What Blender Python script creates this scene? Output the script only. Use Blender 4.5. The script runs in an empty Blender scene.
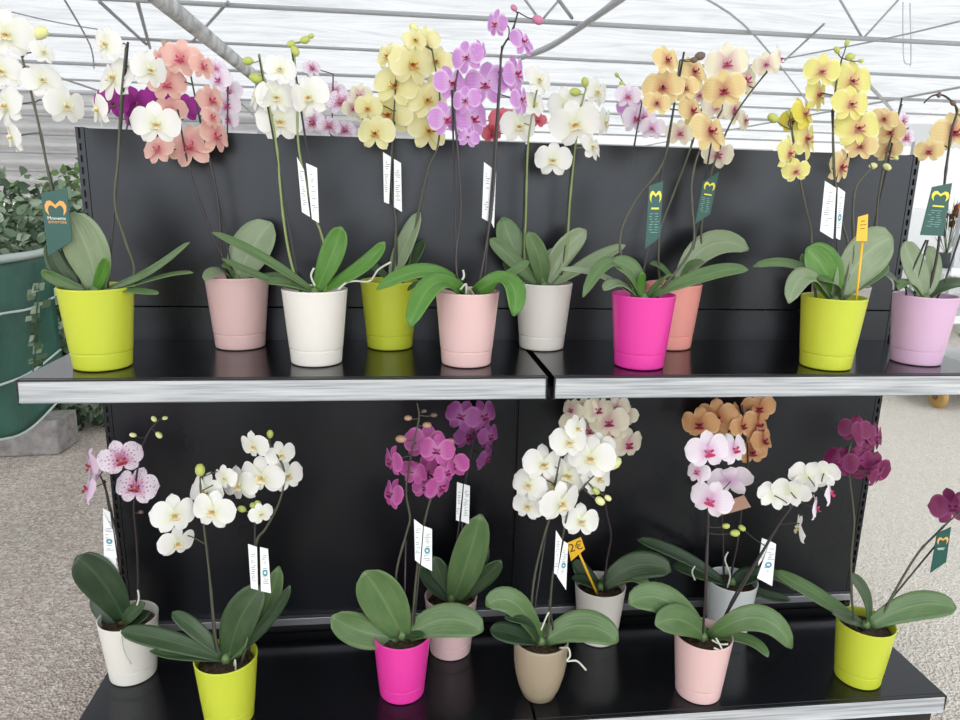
import bpy, bmesh, math, random
from mathutils import Vector, Matrix
random.seed(7)
COL = bpy.context.scene.collection
SC = bpy.context.scene

# ------------------------------------------------------------------ camera frame
CAM = Vector((0.69341, -1.71397, 1.14257)); YAW, PIT, ROL, FPX = -0.12032, 0.22912, 0.02427, 711.21
cy, sy = math.cos(YAW), math.sin(YAW)
FW = Vector((-sy*math.cos(PIT), cy*math.cos(PIT), -math.sin(PIT)))
R0 = Vector((cy, sy, 0)); U0 = R0.cross(FW)
RT = R0*math.cos(ROL) + U0*math.sin(ROL); UP = U0*math.cos(ROL) - R0*math.sin(ROL)
def ray(u, v): return FW + RT*((u-480)/FPX) + UP*((360-v)/FPX)
def onz(u, v, z): d = ray(u, v); return CAM + d*((z-CAM.z)/d.z)
def ony(u, v, y): d = ray(u, v); return CAM + d*((y-CAM.y)/d.y)
def onx(u, v, x): d = ray(u, v); return CAM + d*((x-CAM.x)/d.x)
def dist(P): return (P-CAM).dot(FW)
def px2m(px, P): return px*dist(P)/FPX
cam = bpy.data.cameras.new('camera'); co = bpy.data.objects.new('camera', cam); COL.objects.link(co)
m = Matrix((RT, UP, -FW)).transposed().to_4x4(); m.translation = CAM; co.matrix_world = m
cam.sensor_width = 36; cam.lens = FPX/960*36; cam.clip_start = .05; cam.clip_end = 200
SC.camera = co

# ------------------------------------------------------------------ materials
def lin(h):
    h = h.lstrip('#'); o = []
    for i in (0, 2, 4):
        c = int(h[i:i+2], 16)/255; o.append(c/12.92 if c <= .04045 else ((c+.055)/1.055)**2.4)
    return (*o, 1)
MATS = {}
def mat(name, col, rough=.5, metal=0, spec=.5, sss=0, coat=0):
    if name in MATS: return MATS[name]
    M = bpy.data.materials.new(name); M.use_nodes = True
    b = M.node_tree.nodes['Principled BSDF']
    b.inputs['Base Color'].default_value = lin(col) if isinstance(col, str) else (*col, 1)
    b.inputs['Roughness'].default_value = rough; b.inputs['Metallic'].default_value = metal
    b.inputs['Specular IOR Level'].default_value = spec
    if coat: b.inputs['Coat Weight'].default_value = coat; b.inputs['Coat Roughness'].default_value = .12
    MATS[name] = M; return M
class NT:
    def __init__(s, M): s.t = M.node_tree; s.b = s.t.nodes.get('Principled BSDF')
    def n(s, ty, **k):
        q = s.t.nodes.new(ty)
        for a, b in k.items():
            if hasattr(q, a): setattr(q, a, b)
            else: q.inputs[a.replace('_', ' ')].default_value = b
        return q
    def l(s, a, b): s.t.links.new(a, b)
    def math(s, op, a, b=None):
        q = s.t.nodes.new('ShaderNodeMath'); q.operation = op
        for i, x in enumerate((a, b)):
            if x is None: continue
            if isinstance(x, (int, float)): q.inputs[i].default_value = x
            else: s.l(x, q.inputs[i])
        return q.outputs[0]
    def mix(s, f, a, b):
        q = s.t.nodes.new('ShaderNodeMix'); q.data_type = 'RGBA'
        for i, x in ((0, f), (6, a), (7, b)):
            if isinstance(x, (tuple, int, float)): q.inputs[i].default_value = x
            else: s.l(x, q.inputs[i])
        return q.outputs[2]
    def ramp(s, f, stops):
        q = s.t.nodes.new('ShaderNodeValToRGB'); e = q.color_ramp.elements
        while len(e) < len(stops): e.new(.5)
        for i, (p, c) in enumerate(stops): e[i].position = p; e[i].color = c
        s.l(f, q.inputs[0]); return q.outputs[0]
    def bump(s, h, st=.3, d=.01):
        q = s.n('ShaderNodeBump'); q.inputs['Strength'].default_value = st; q.inputs['Distance'].default_value = d
        s.l(h, q.inputs['Height']); s.l(q.outputs[0], s.b.inputs['Normal'])
BW = lambda x: (x, x, x, 1)

def petal_mat(name, base, centre, vein=None, edge=None, spots=None, veinamt=.35, cen=(.0, .34)):
    """flower tissue: UV v runs along the petal, u across"""
    if name in MATS: return MATS[name]
    M = mat(name, base, .55); t = NT(M)
    uv = t.n('ShaderNodeUVMap'); sp = t.n('ShaderNodeSeparateXYZ'); t.l(uv.outputs[0], sp.inputs[0])
    u, v = sp.outputs[0], sp.outputs[1]
    c = lin(base)
    if vein:
        w = t.math('SINE', t.math('MULTIPLY', u, 50.0)); w = t.math('MULTIPLY', t.math('ADD', w, 1), .32*veinamt)
        c = t.mix(w, c, lin(vein))
    if edge:
        a = t.math('ABSOLUTE', t.math('SUBTRACT', u, .5)); a = t.math('MAXIMUM', t.math('MULTIPLY', a, 2), v)
        a = t.ramp(a, [(.72, BW(0)), (.98, BW(1))]); c = t.mix(a, c, lin(edge))
    f = t.ramp(v, [(cen[0], BW(1)), (cen[1], BW(0))]); c = t.mix(f, c, lin(centre))
    if spots:
        vo = t.n('ShaderNodeTexVoronoi'); vo.inputs['Scale'].default_value = 9; t.l(uv.outputs[0], vo.inputs['Vector'])
        s = t.ramp(vo.outputs['Distance'], [(.2, BW(1)), (.34, BW(0))]); s2 = t.ramp(v, [(.25, BW(1)), (.95, BW(.55))])
        c = t.mix(t.math('MULTIPLY', s, s2), c, lin(spots))
    t.l(c, t.b.inputs['Base Color'])
    # thin tissue lets some daylight through
    tr = t.n('ShaderNodeBsdfTranslucent'); t.l(c, tr.inputs[0])
    mx = t.n('ShaderNodeMixShader'); mx.inputs[0].default_value = .3
    out = t.t.nodes['Material Output']
    t.l(t.b.outputs[0], mx.inputs[1]); t.l(tr.outputs[0], mx.inputs[2]); t.l(mx.outputs[0], out.inputs[0])
    return M
def leaf_mat(name, top, rib, under=None):
    if name in MATS: return MATS[name]
    M = mat(name, top, .38, spec=.45); t = NT(M)
    uv = t.n('ShaderNodeUVMap'); sp = t.n('ShaderNodeSeparateXYZ'); t.l(uv.outputs[0], sp.inputs[0])
    a = t.math('ABSOLUTE', t.math('SUBTRACT', sp.outputs[0], .5))
    r = t.ramp(a, [(.0, BW(.55)), (.05, BW(0))])
    no = t.n('ShaderNodeTexNoise'); no.inputs['Scale'].default_value = 3; no.inputs['Detail'].default_value = 3
    t.l(uv.outputs[0], no.inputs['Vector'])
    c0 = t.mix(t.ramp(no.outputs[0], [(.3, BW(0)), (.75, BW(.4))]), lin(top), lin(rib))
    c = t.mix(r, c0, lin(rib)); e = t.ramp(a, [(.46, BW(0)), (.5, BW(.5))]); c = t.mix(e, c, lin(rib))
    t.l(c, t.b.inputs['Base Color'])
    st = t.math('SINE', t.math('MULTIPLY', sp.outputs[0], 60.0)); t.bump(st, .08, .002)
    return M

P = {}
P['white']  = (petal_mat('petal_white', '#f4f3ee', '#e9edcf'), petal_mat('lip_white_yellow', '#f4efd6', '#dcb44c', cen=(.05, .5)))
P['salmon'] = (petal_mat('petal_salmon', '#efc2b4', '#de8c94', '#e4a49e', '#f6d8ca'), petal_mat('lip_crimson', '#c5275c', '#e9a0a0', cen=(0, .3)))
P['yellow'] = (petal_mat('petal_pale_yellow', '#efeab2', '#e3da8c', '#e8e09a', '#f7f4d0', veinamt=.25), petal_mat('lip_orange', '#ecc56c', '#b5501c', cen=(.1, .7)))
P['orchid'] = (petal_mat('petal_orchid_pink', '#d29ad8', '#e8ccec', '#b76cc0', '#f0d4f2', veinamt=.5), petal_mat('lip_deep_pink', '#c23672', '#a3204c', cen=(0, .4)))
P['orange_yellow'] = (petal_mat('petal_orange_yellow', '#e8d296', '#c88c70', '#d8b274', '#f3e6ba'), petal_mat('lip_wine', '#b0365a', '#7e1c3c', cen=(0, .4)))
P['cream']  = (petal_mat('petal_cream', '#f0ead0', '#d9acb2', None, '#f8f5e6', cen=(0, .4)), petal_mat('lip_magenta', '#b33268', '#c86086', cen=(0, .3)))
P['lemon']  = (petal_mat('petal_lemon', '#e9e48c', '#dfb48a', '#dcd468', '#f5f1b6', veinamt=.3, cen=(0, .33)), petal_mat('lip_rose_streak', '#d98f92', '#8c3046', cen=(.1, .55)))
P['lemon_strong'] = (petal_mat('petal_strong_lemon', '#e2d653', '#cfae58', '#d0c23c', '#eee680'), P['lemon'][1])
P['spotted'] = (petal_mat('petal_spotted', '#efe2ee', '#c65a96', None, '#f3eaf2', spots='#9a2c77'), petal_mat('lip_spotted', '#a52c48', '#e7b58c', cen=(0, .3)))
P['lilac']  = (petal_mat('petal_lilac', '#e8cfe4', '#d3abce', '#dab6d4'), P['spotted'][1])
P['magenta'] = (petal_mat('petal_magenta', '#bf569f', '#d78cc0', '#a03c88', '#cf78b4', veinamt=.5), petal_mat('lip_dark_magenta', '#8e1f63', '#c9689e', cen=(0, .3)))
P['purple'] = (petal_mat('petal_purple', '#9a4a90', '#b878ae', '#833a7c', '#b069a6'), P['magenta'][1])
P['wine']   = (petal_mat('petal_wine', '#7a1c52', '#a04c84', '#661444', '#963870'), P['magenta'][1])
P['fuchsia'] = (petal_mat('petal_fuchsia', '#9e1b8e', '#7c126c', '#8a1478'), P['magenta'][1])
P['blush']  = (petal_mat('petal_blush', '#f6ecf4', '#dfb0d6', '#ecd6ea', '#f9f3f8', veinamt=.4), petal_mat('lip_rose', '#cf3f6e', '#e48fae', cen=(0, .2)))
P['orange'] = (petal_mat('petal_orange', '#e8b47e', '#c67a4c', '#d99c64', '#f0caa0'), P['orange_yellow'][1])
P['coral']  = (petal_mat('petal_coral', '#db6f7c', '#c24056'), P['salmon'][1])
for k in P: pass

L_ = {'grey': leaf_mat('leaf_grey_green', '#748563', '#93a283'), 'mid': leaf_mat('leaf_mid_green', '#49653a', '#728a58'),
      'bright': leaf_mat('leaf_bright_green', '#44732a', '#6f9a44'), 'dark': leaf_mat('leaf_dark_green', '#2b4125', '#506643'),
      'deep': leaf_mat('leaf_deep_green', '#203520', '#445a3e')}
M_stem = mat('stem_brown_green', '#494a3a', .45); M_sgreen = mat('stem_green', '#7e8c52', .45); M_sdark = mat('stem_dark', '#30282a', .35)
M_stake = mat('stake_dark', '#2c2b2b', .5)
M_root = mat('aerial_root', '#c9ccbc', .6)
M_budg = mat('bud_green', '#b3bd62', .5); M_buds = {'green': M_budg, 'pink': mat('bud_pink', '#c07a9a', .5), 'dark': mat('bud_dark', '#6d5a50', .5),
        'cream': mat('bud_cream', '#dddf9c', .5), 'tan': mat('bud_tan', '#b48f76', .5)}
M_tagw = mat('tag_white', '#e9ecec', .4); M_tagg = mat('tag_green', '#0c4c43', .35); M_tagy = mat('tag_yellow', '#ecb92c', .4)
M_kraft = mat('tag_kraft', '#a98470', .7)
M_ink = mat('print_grey', '#8d9396', .6); M_inkb = mat('print_blue', '#4f9db5', .5); M_inko = mat('print_orange', '#e7a355', .5)
M_inky = mat('print_yellow', '#e8d94a', .5); M_inkw = mat('print_white', '#e8efec', .5); M_inkd = mat('print_dark', '#4a3418', .6)
POTC = {'lime': '#bfc93a', 'pink': '#dcb9b6', 'white': '#dedad2', 'magenta': '#de3a9c', 'salmon': '#ee9f94', 'lilac': '#d3aecb',
        'taupe': '#9a8c76', 'grey': '#cdd2d2', 'palepink': '#dcbcbc'}
M_pot = {k: mat('pot_'+k, c, .32, spec=.5) for k, c in POTC.items()}
def bark():
    M = mat('potting_bark', '#2f241b', .9); t = NT(M)
    v = t.n('ShaderNodeTexVoronoi'); v.inputs['Scale'].default_value = 90
    tc = t.n('ShaderNodeTexCoord'); t.l(tc.outputs['Object'], v.inputs['Vector'])
    t.l(t.ramp(v.outputs['Color'], [(0, lin('#15100c')), (1, lin('#5b4632'))]), t.b.inputs['Base Color']); t.bump(v.outputs['Distance'], .8, .006)
    return M
M_bark = bark()

# ------------------------------------------------------------------ object helpers
def link(name, me, parent=None):
    o = bpy.data.objects.new(name, me); COL.objects.link(o)
    if parent is not None: o.parent = parent
    return o
def empty(name, loc, label, cat, group=None):
    o = bpy.data.objects.new(name, None); COL.objects.link(o); o.location = loc; o.empty_display_size = .05
    o['label'] = label; o['category'] = cat
    if group: o['group'] = group
    return o
def tag(o, label, cat, group=None):
    o['label'] = label; o['category'] = cat
    if group: o['group'] = group
    return o
class MB:
    """mesh collector in world coordinates"""
    def __init__(s): s.v = []; s.f = []; s.uv = []; s.mi = []; s.sm = True
    def add(s, vs, fs, uvs=None, mi=0):
        o = len(s.v); s.v += [tuple(x) for x in vs]
        for f in fs:
            s.f.append([i+o for i in f]); s.mi.append(mi)
            s.uv += [uvs[i] if uvs else (0, 0) for i in f]
    def box(s, a, b, mi=0):
        x0, y0, z0 = a; x1, y1, z1 = b
        s.add([(x0,y0,z0),(x1,y0,z0),(x1,y1,z0),(x0,y1,z0),(x0,y0,z1),(x1,y0,z1),(x1,y1,z1),(x0,y1,z1)],
              [(0,3,2,1),(4,5,6,7),(0,1,5,4),(1,2,6,5),(2,3,7,6),(3,0,4,7)], None, mi)
    def tube(s, pts, r, n=8, mi=0, cap=True):
        pts = [Vector(p) for p in pts]; N = len(pts); rs = r if isinstance(r, (list, tuple)) else [r]*N
        up = Vector((.31, .17, .93)).normalized(); vs = []; prev = None
        for i, p in enumerate(pts):
            t = (pts[min(i+1, N-1)]-pts[max(i-1, 0)]).normalized()
            a = prev - t*prev.dot(t) if prev is not None else t.cross(up)
            if a.length < 1e-5: a = t.cross(Vector((1, 0, 0)))
            a.normalize(); prev = a; b = t.cross(a)
            for k in range(n):
                an = 2*math.pi*k/n; vs.append(p + a*(rs[i]*math.cos(an)) + b*(rs[i]*math.sin(an)))
        fs = [(i*n+k, i*n+(k+1) % n, (i+1)*n+(k+1) % n, (i+1)*n+k) for i in range(N-1) for k in range(n)]
        if cap: fs += [tuple(range(n-1, -1, -1)), tuple((N-1)*n+k for k in range(n))]
        s.add(vs, fs, None, mi)
    def lathe(s, prof, n=40, c=(0, 0, 0), mi=0):
        vs = [(c[0]+r*math.cos(2*math.pi*k/n), c[1]+r*math.sin(2*math.pi*k/n), c[2]+z) for r, z in prof for k in range(n)]
        fs = [(i*n+k, i*n+(k+1) % n, (i+1)*n+(k+1) % n, (i+1)*n+k) for i in range(len(prof)-1) for k in range(n)]
        s.add(vs, fs, None, mi)
    def ball(s, c, r, d=None, ratio=1, n=8, mi=0):
        """ellipsoid, long axis d"""
        d = (Vector(d) if d is not None else Vector((0, 0, 1))).normalized(); a = d.orthogonal().normalized(); b = d.cross(a); c = Vector(c)
        vs = []; m = n//2+1
        for i in range(m+1):
            th = math.pi*i/m
            for k in range(n):
                ph = 2*math.pi*k/n
                vs.append(c + d*(r*ratio*math.cos(th)) + a*(r*math.sin(th)*math.cos(ph)) + b*(r*math.sin(th)*math.sin(ph)))
        s.add(vs, [(i*n+k, i*n+(k+1) % n, (i+1)*n+(k+1) % n, (i+1)*n+k) for i in range(m) for k in range(n)], None, mi)
    def grid(s, fn, nu, nv, mi=0):
        vs = []; uv = []
        for j in range(nv+1):
            for i in range(nu+1):
                vs.append(fn(i/nu, j/nv)); uv.append((i/nu, j/nv))
        w = nu+1
        s.add(vs, [(j*w+i, j*w+i+1, (j+1)*w+i+1, (j+1)*w+i) for j in range(nv) for i in range(nu)], uv, mi)
    def mesh(s, name, mats, org=(0, 0, 0), smooth=True):
        me = bpy.data.meshes.new(name); o = Vector(org)
        me.from_pydata([tuple(Vector(v)-o) for v in s.v], [], s.f)
        for q in (mats if isinstance(mats, (list, tuple)) else [mats]): me.materials.append(q)
        l = me.uv_layers.new(name='UVMap'); flat = [c for t in s.uv for c in t]; l.data.foreach_set('uv', flat)
        me.polygons.foreach_set('material_index', s.mi); me.polygons.foreach_set('use_smooth', [smooth]*len(s.f)); me.update()
        return me
    def build(s, name, mats, parent=None, smooth=True, flip=False):
        org = parent_org(parent)
        return link(name, s.mesh(name, mats, org, smooth), parent)
def parent_org(p):
    o = Vector((0, 0, 0))
    while p is not None: o += p.location; p = p.parent
    return o
def bevel(o, w=.002, seg=2):
    b = o.modifiers.new('bevel', 'BEVEL'); b.width = w; b.segments = seg; b.limit_method = 'ANGLE'; return o
def smooth_pts(pts, k=6):
    pts = [Vector(p) for p in pts]
    if len(pts) < 3:
        return [pts[0].lerp(pts[1], i/8) for i in range(9)]
    out = []
    for i in range(len(pts)-1):
        p0 = pts[max(i-1, 0)]; p1 = pts[i]; p2 = pts[i+1]; p3 = pts[min(i+2, len(pts)-1)]
        for j in range(k):
            t = j/k
            out.append(.5*((2*p1)+(p2-p0)*t+(2*p0-5*p1+4*p2-p3)*t*t+(3*p1-p0-3*p2+p3)*t**3))
    out.append(pts[-1]); return out
def text_mesh(body, size, mat_, bold=False):
    c = bpy.data.curves.new('txt', 'FONT'); c.body = body; c.size = size; c.align_x = 'CENTER'; c.align_y = 'CENTER'; c.extrude = .0001
    o = bpy.data.objects.new('txt', c); COL.objects.link(o)
    bpy.context.view_layer.update()
    me = bpy.data.meshes.new_from_object(o.evaluated_get(bpy.context.evaluated_depsgraph_get()))
    bpy.data.objects.remove(o); me.materials.clear(); me.materials.append(mat_); return me

# ------------------------------------------------------------------ flowers
def flower_meshes(kind, var):
    rnd = random.Random(hash(kind) % 1000 + var*31) if False else random.Random(sum(map(ord, kind))*7 + var*31)
    b = MB()
    def petal(ang, L, W, depth, wide, cup, tipr, notch=0):
        W *= 1.06
        ca, sa = math.cos(ang), math.sin(ang); ph = rnd.uniform(0, 6); tw = rnd.uniform(-.12, .12)
        def fn(u, v):
            v = math.sin(math.pi/2*v)**1.0; s = (u-.5)*2
            if v < wide: w = .22+.78*math.sin(math.pi/2*(v/wide))**1.1
            else: w = math.sqrt(max(0, 1-((v-wide)/(1.0-wide+.001))**2.2))
            a = L*(v*(1-.05*abs(s)**2*(v**3))); o = s*w*W/2
            y = depth - cup*(a/L)*(1-1.7*(a/L)) * L - .16*cup*abs(s)**2*L + .018*math.sin(5*v+ph+2.4*s) * v + tw*o*v
            y += tipr*L*v**3
            return (ca*a - sa*o, y, sa*a + ca*o)
        b.grid(fn, 6, 9)
    j = lambda a: rnd.uniform(-a, a)
    petal(math.radians(90+j(6)), .47, .30, .03, .58, .10, .10)
    petal(math.radians(232+j(7)), .46, .28, .03, .55, .10, .06)
    petal(math.radians(308+j(7)), .46, .28, .03, .55, .10, .06)
    petal(math.radians(12+j(6)), .52, .56, -.005, .56, .12, .10)
    petal(math.radians(168+j(6)), .52, .56, -.005, .56, .12, .10)
    me = b.mesh('flower', P[kind][0])
    l = MB()
    # lip: mid lobe tongue, two upcurved side lobes, column
    def mid(u, v):
        s = (u-.5)*2; w = (.045+.11*math.sin(math.pi*min(1, v*1.15))) if v < .85 else .05*(1-v)/.15+.01
        return (s*w, -.04-.17*v+.05*v*v - .03*abs(s), -.03-.17*v - .03*abs(s)**2*(1-v) + .06*v**3)
    l.grid(mid, 4, 6)
    for sd in (-1, 1):
        def side(u, v, sd=sd):
            s = (u-.5)*2
            return (sd*(.03+.09*math.sin(v*2.2)), -.04-.09*v+s*.05*(1-v*.5), -.03+.11*v+.02*s)
        l.grid(side, 3, 4)
        l.tube([(sd*.015, -.16, -.14), (sd*.04, -.2, -.13), (sd*.07, -.19, -.09)], [.008, .006, .003], 4)
    l.ball((0, -.06, .0), .035, (0, -1, .1), 1.7, 8)
    l.v = [(x*.82, y*.8, z*.74) for x, y, z in l.v]; lm = l.mesh('lip', P[kind][1])
    return me, lm
FM = {}
def get_flower(kind, var):
    if (kind, var) not in FM: FM[(kind, var)] = flower_meshes(kind, var)
    return FM[(kind, var)]
fcount = [0]
def add_flower(root, Pos, size, kind, yaw=0, pitch=0, roll=0):
    fcount[0] += 1
    me, lm = get_flower(kind, fcount[0] % 3)
    o = link('flower', me, root)
    R = Matrix.Rotation(math.radians(yaw), 4, 'Z') @ Matrix.Rotation(math.radians(-pitch), 4, 'X') @ Matrix.Rotation(math.radians(roll), 4, 'Y')
    o.matrix_local = Matrix.Translation(Pos-root.location) @ R @ Matrix.Scale(size, 4)
    link('lip', lm, o)
    return R

# ------------------------------------------------------------------ leaves
def leaf(root, pts, W, N, mt, fold=.18, name='leaf'):
    A, M_, T = [Vector(p) for p in pts]; C = M_*2 - (A+T)*.5; N = Vector(N).normalized()
    ph = random.uniform(0, 6)
    def fn(u, v):
        s = (u-.5)*2; p = A*(1-v)**2 + C*2*v*(1-v) + T*v*v; t = ((C-A)*(1-v) + (T-C)*v)*2
        t = t.normalized() if t.length > 1e-6 else (T-A).normalized()
        w = t.cross(N)
        if w.length < .15: w = t.cross(Vector((0, 0, 1)))
        w.normalize(); n = w.cross(t)
        if v < .55: f = .38+.62*math.sin(math.pi/2*v/.55)
        else: f = math.sqrt(max(0, 1-((v-.55)/.452)**2.2))
        h = W/2*f
        return p + w*(s*h) + n*(abs(s)**1.5*h*fold) + n*(.0015*math.sin(6*v+ph))
    b = MB(); b.grid(fn, 8, 14); o = b.build(name, mt, root)
    sm = o.modifiers.new('thick', 'SOLIDIFY'); sm.thickness = .0016; sm.offset = 0
    return o

# ------------------------------------------------------------------ pots
def pot_profile(style, s=1):
    if style == 'egg':
        out = [(0, 0), (.030, 0), (.037, .004), (.048, .03), (.056, .06), (.0605, .09), (.062, .12), (.0625, .145), (.0615, .150), (.0595, .1505), (.0580, .146), (.056, .11), (.045, .05), (.0, .04)]
    else:
        out = [(0, .002), (.046, .002), (.048, .0), (.0515, .002), (.0522, .004), (.0526, .008), (.0542, .0290), (.0543, .0308), (.0542, .0316), (.0518, .0318), (.0518, .0343), (.0552, .0347), (.0553, .0356), (.0556, .039), (.0650, .140), (.0660, .1515), (.0665, .1535), (.0655, .1550), (.0640, .1550), (.0628, .1530), (.055, .06), (.0, .05)]
    return [(r*s, z*s) for r, z in out]
HT, RTOP, RBOT = .155, .0665, .0525
def pot_at(u, v, z, rb=RBOT):
    p = onz(u, v, z); d = (p-CAM); d.z = 0; return p + d.normalized()*rb

def tagstrip(root, quad_px, Y, material, kind, Y2=None, name='plant_tag'):
    """quad of pixel corners TL TR BR BL measured on the depth plane Y; built as a thin card with real edges"""
    Y2 = Y if Y2 is None else Y2
    q = [ony(*quad_px[0], Y), ony(*quad_px[1], Y2), ony(*quad_px[2], Y2), ony(*quad_px[3], Y)]
    n = (q[1]-q[0]).cross(q[3]-q[0]).normalized()
    if n.dot(CAM-q[0]) < 0: n = -n
    b = MB(); t = .0006
    v = [p+n*t for p in q]+[p-n*t for p in q]
    b.add(v, [(0,1,2,3),(7,6,5,4),(0,4,5,1),(1,5,6,2),(2,6,7,3),(3,7,4,0)])
    o = b.build(name, material, root, smooth=False)
    # print: placed in the card's own (s,t) frame
    ey_ = ((q[3]-q[0])+(q[2]-q[1])).normalized(); ex_ = n.cross(ey_)
    if ex_.dot(q[1]-q[0]) < 0: ex_ = -ex_
    wd = abs((q[1]-q[0]).dot(ex_)+(q[2]-q[3]).dot(ex_))/2; ht = abs((q[3]-q[0]).dot(ey_)+(q[2]-q[1]).dot(ey_))/2; cen = (q[0]+q[1]+q[2]+q[3])/4
    def pt(s_, t_):   # s 0..1 across, t 0..1 down, square to the card's long side
        return cen + ex_*((s_-.5)*wd) + ey_*((t_-.5)*ht) + n*(t+.0003)
    def poly(pp, mt, nm):
        b = MB(); k = len(pp); b.add([pt(*p) for p in pp], [tuple(range(k))]); b.build(nm, mt, o, smooth=False)
    def bars(rows, mt, nm):
        b = MB()
        for (s0, s1, t0, t1) in rows: b.add([pt(s0, t0), pt(s1, t0), pt(s1, t1), pt(s0, t1)], [(0, 1, 2, 3)])
        b.build(nm, mt, o, smooth=False)
    def Mlogo(cs, ct, hs, ht, mt):
        half = [(-.38,-.5),(-.55,-.2),(-.58,.15),(-.45,.45),(-.25,.5),(-.05,.28),(0,.2),(0,-.02),(-.12,.12),(-.25,.2),(-.36,.1),(-.42,-.1)]
        b = MB()
        for sg in (1, -1):
            pp = [(cs+sg*x*hs, ct-y*ht) for x, y in half]
            # triangulated fan along the crescent: outer and inner chains
            outer = pp[0:7]; inner = [pp[0], pp[11], pp[10], pp[9], pp[8], pp[7], pp[7]]
            for i in range(6):
                b.add([pt(*outer[i]), pt(*outer[i+1]), pt(*inner[i+1]), pt(*inner[i])], [(0, 1, 2, 3)])
        b.build('letter_mark', mt, o, smooth=False)
    def text(body, cs, ct, size, mt, nm='lettering', shear=None):
        me = text_mesh(body, size, mt); ex = (pt(1, ct)-pt(0, ct)).normalized(); ey = n.cross(ex)
        if shear: ex, ey = shear(ex, ey)
        M = Matrix((ex, ey, n)).transposed().to_4x4(); M.translation = pt(cs, ct)
        M.translation += n*.0002
        me.transform(Matrix.Translation(-parent_org(o)) @ M); link(nm, me, o)
    r = random.Random(int(quad_px[0][0]))
    if kind == 'green':
        Mlogo(.5, .30, .72, .26, M_inko); text('Moments', .5, .475, px2m(4.6, q[0]), M_inkw); text('amorosa', .52, .535, px2m(5.0, q[0]), M_inko)
    if kind == 'green_gold':
        Mlogo(.52, .22, .72, .2, M_inky); bars([(.25, .8, .40, .43)], M_inky, 'print_line')
        bars([(a, a+r.uniform(.15, .3), .5+.045*i, .508+.045*i) for i in range(8) for a in (r.uniform(.12, .3), r.uniform(.5, .6))], mat('print_pale_green', '#7fb0a6', .5), 'small_print')
    if kind == 'green_plain':
        Mlogo(.52, .28, .7, .2, M_inko); bars([(.2, .75, .47, .485), (.25, .7, .51, .52)], M_inkw, 'print_line')
    if kind in ('white', 'white_blue'):
        rows = []
        for i in range(16):
            if r.random() < .75: a = r.uniform(.12, .4); rows.append((a, r.uniform(a+.2, .9), (.15+.043*i), (.165+.043*i)))
        bars(rows, M_ink, 'small_print')
        if kind == 'white_blue':
            b = MB(); K = 14
            for k in range(K):
                a0, a1 = 2*math.pi*k/K, 2*math.pi*(k+1)/K
                f = lambda a, rr: pt(.5+.3*rr*math.cos(a), .56+.075*rr*math.sin(a))
                b.add([f(a0, 1), f(a1, 1), f(a1, .45), f(a0, .45)], [(0, 1, 2, 3)])
            b.build('round_mark', M_inkb, o, smooth=False)
    return o, pt, bars, text

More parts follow.
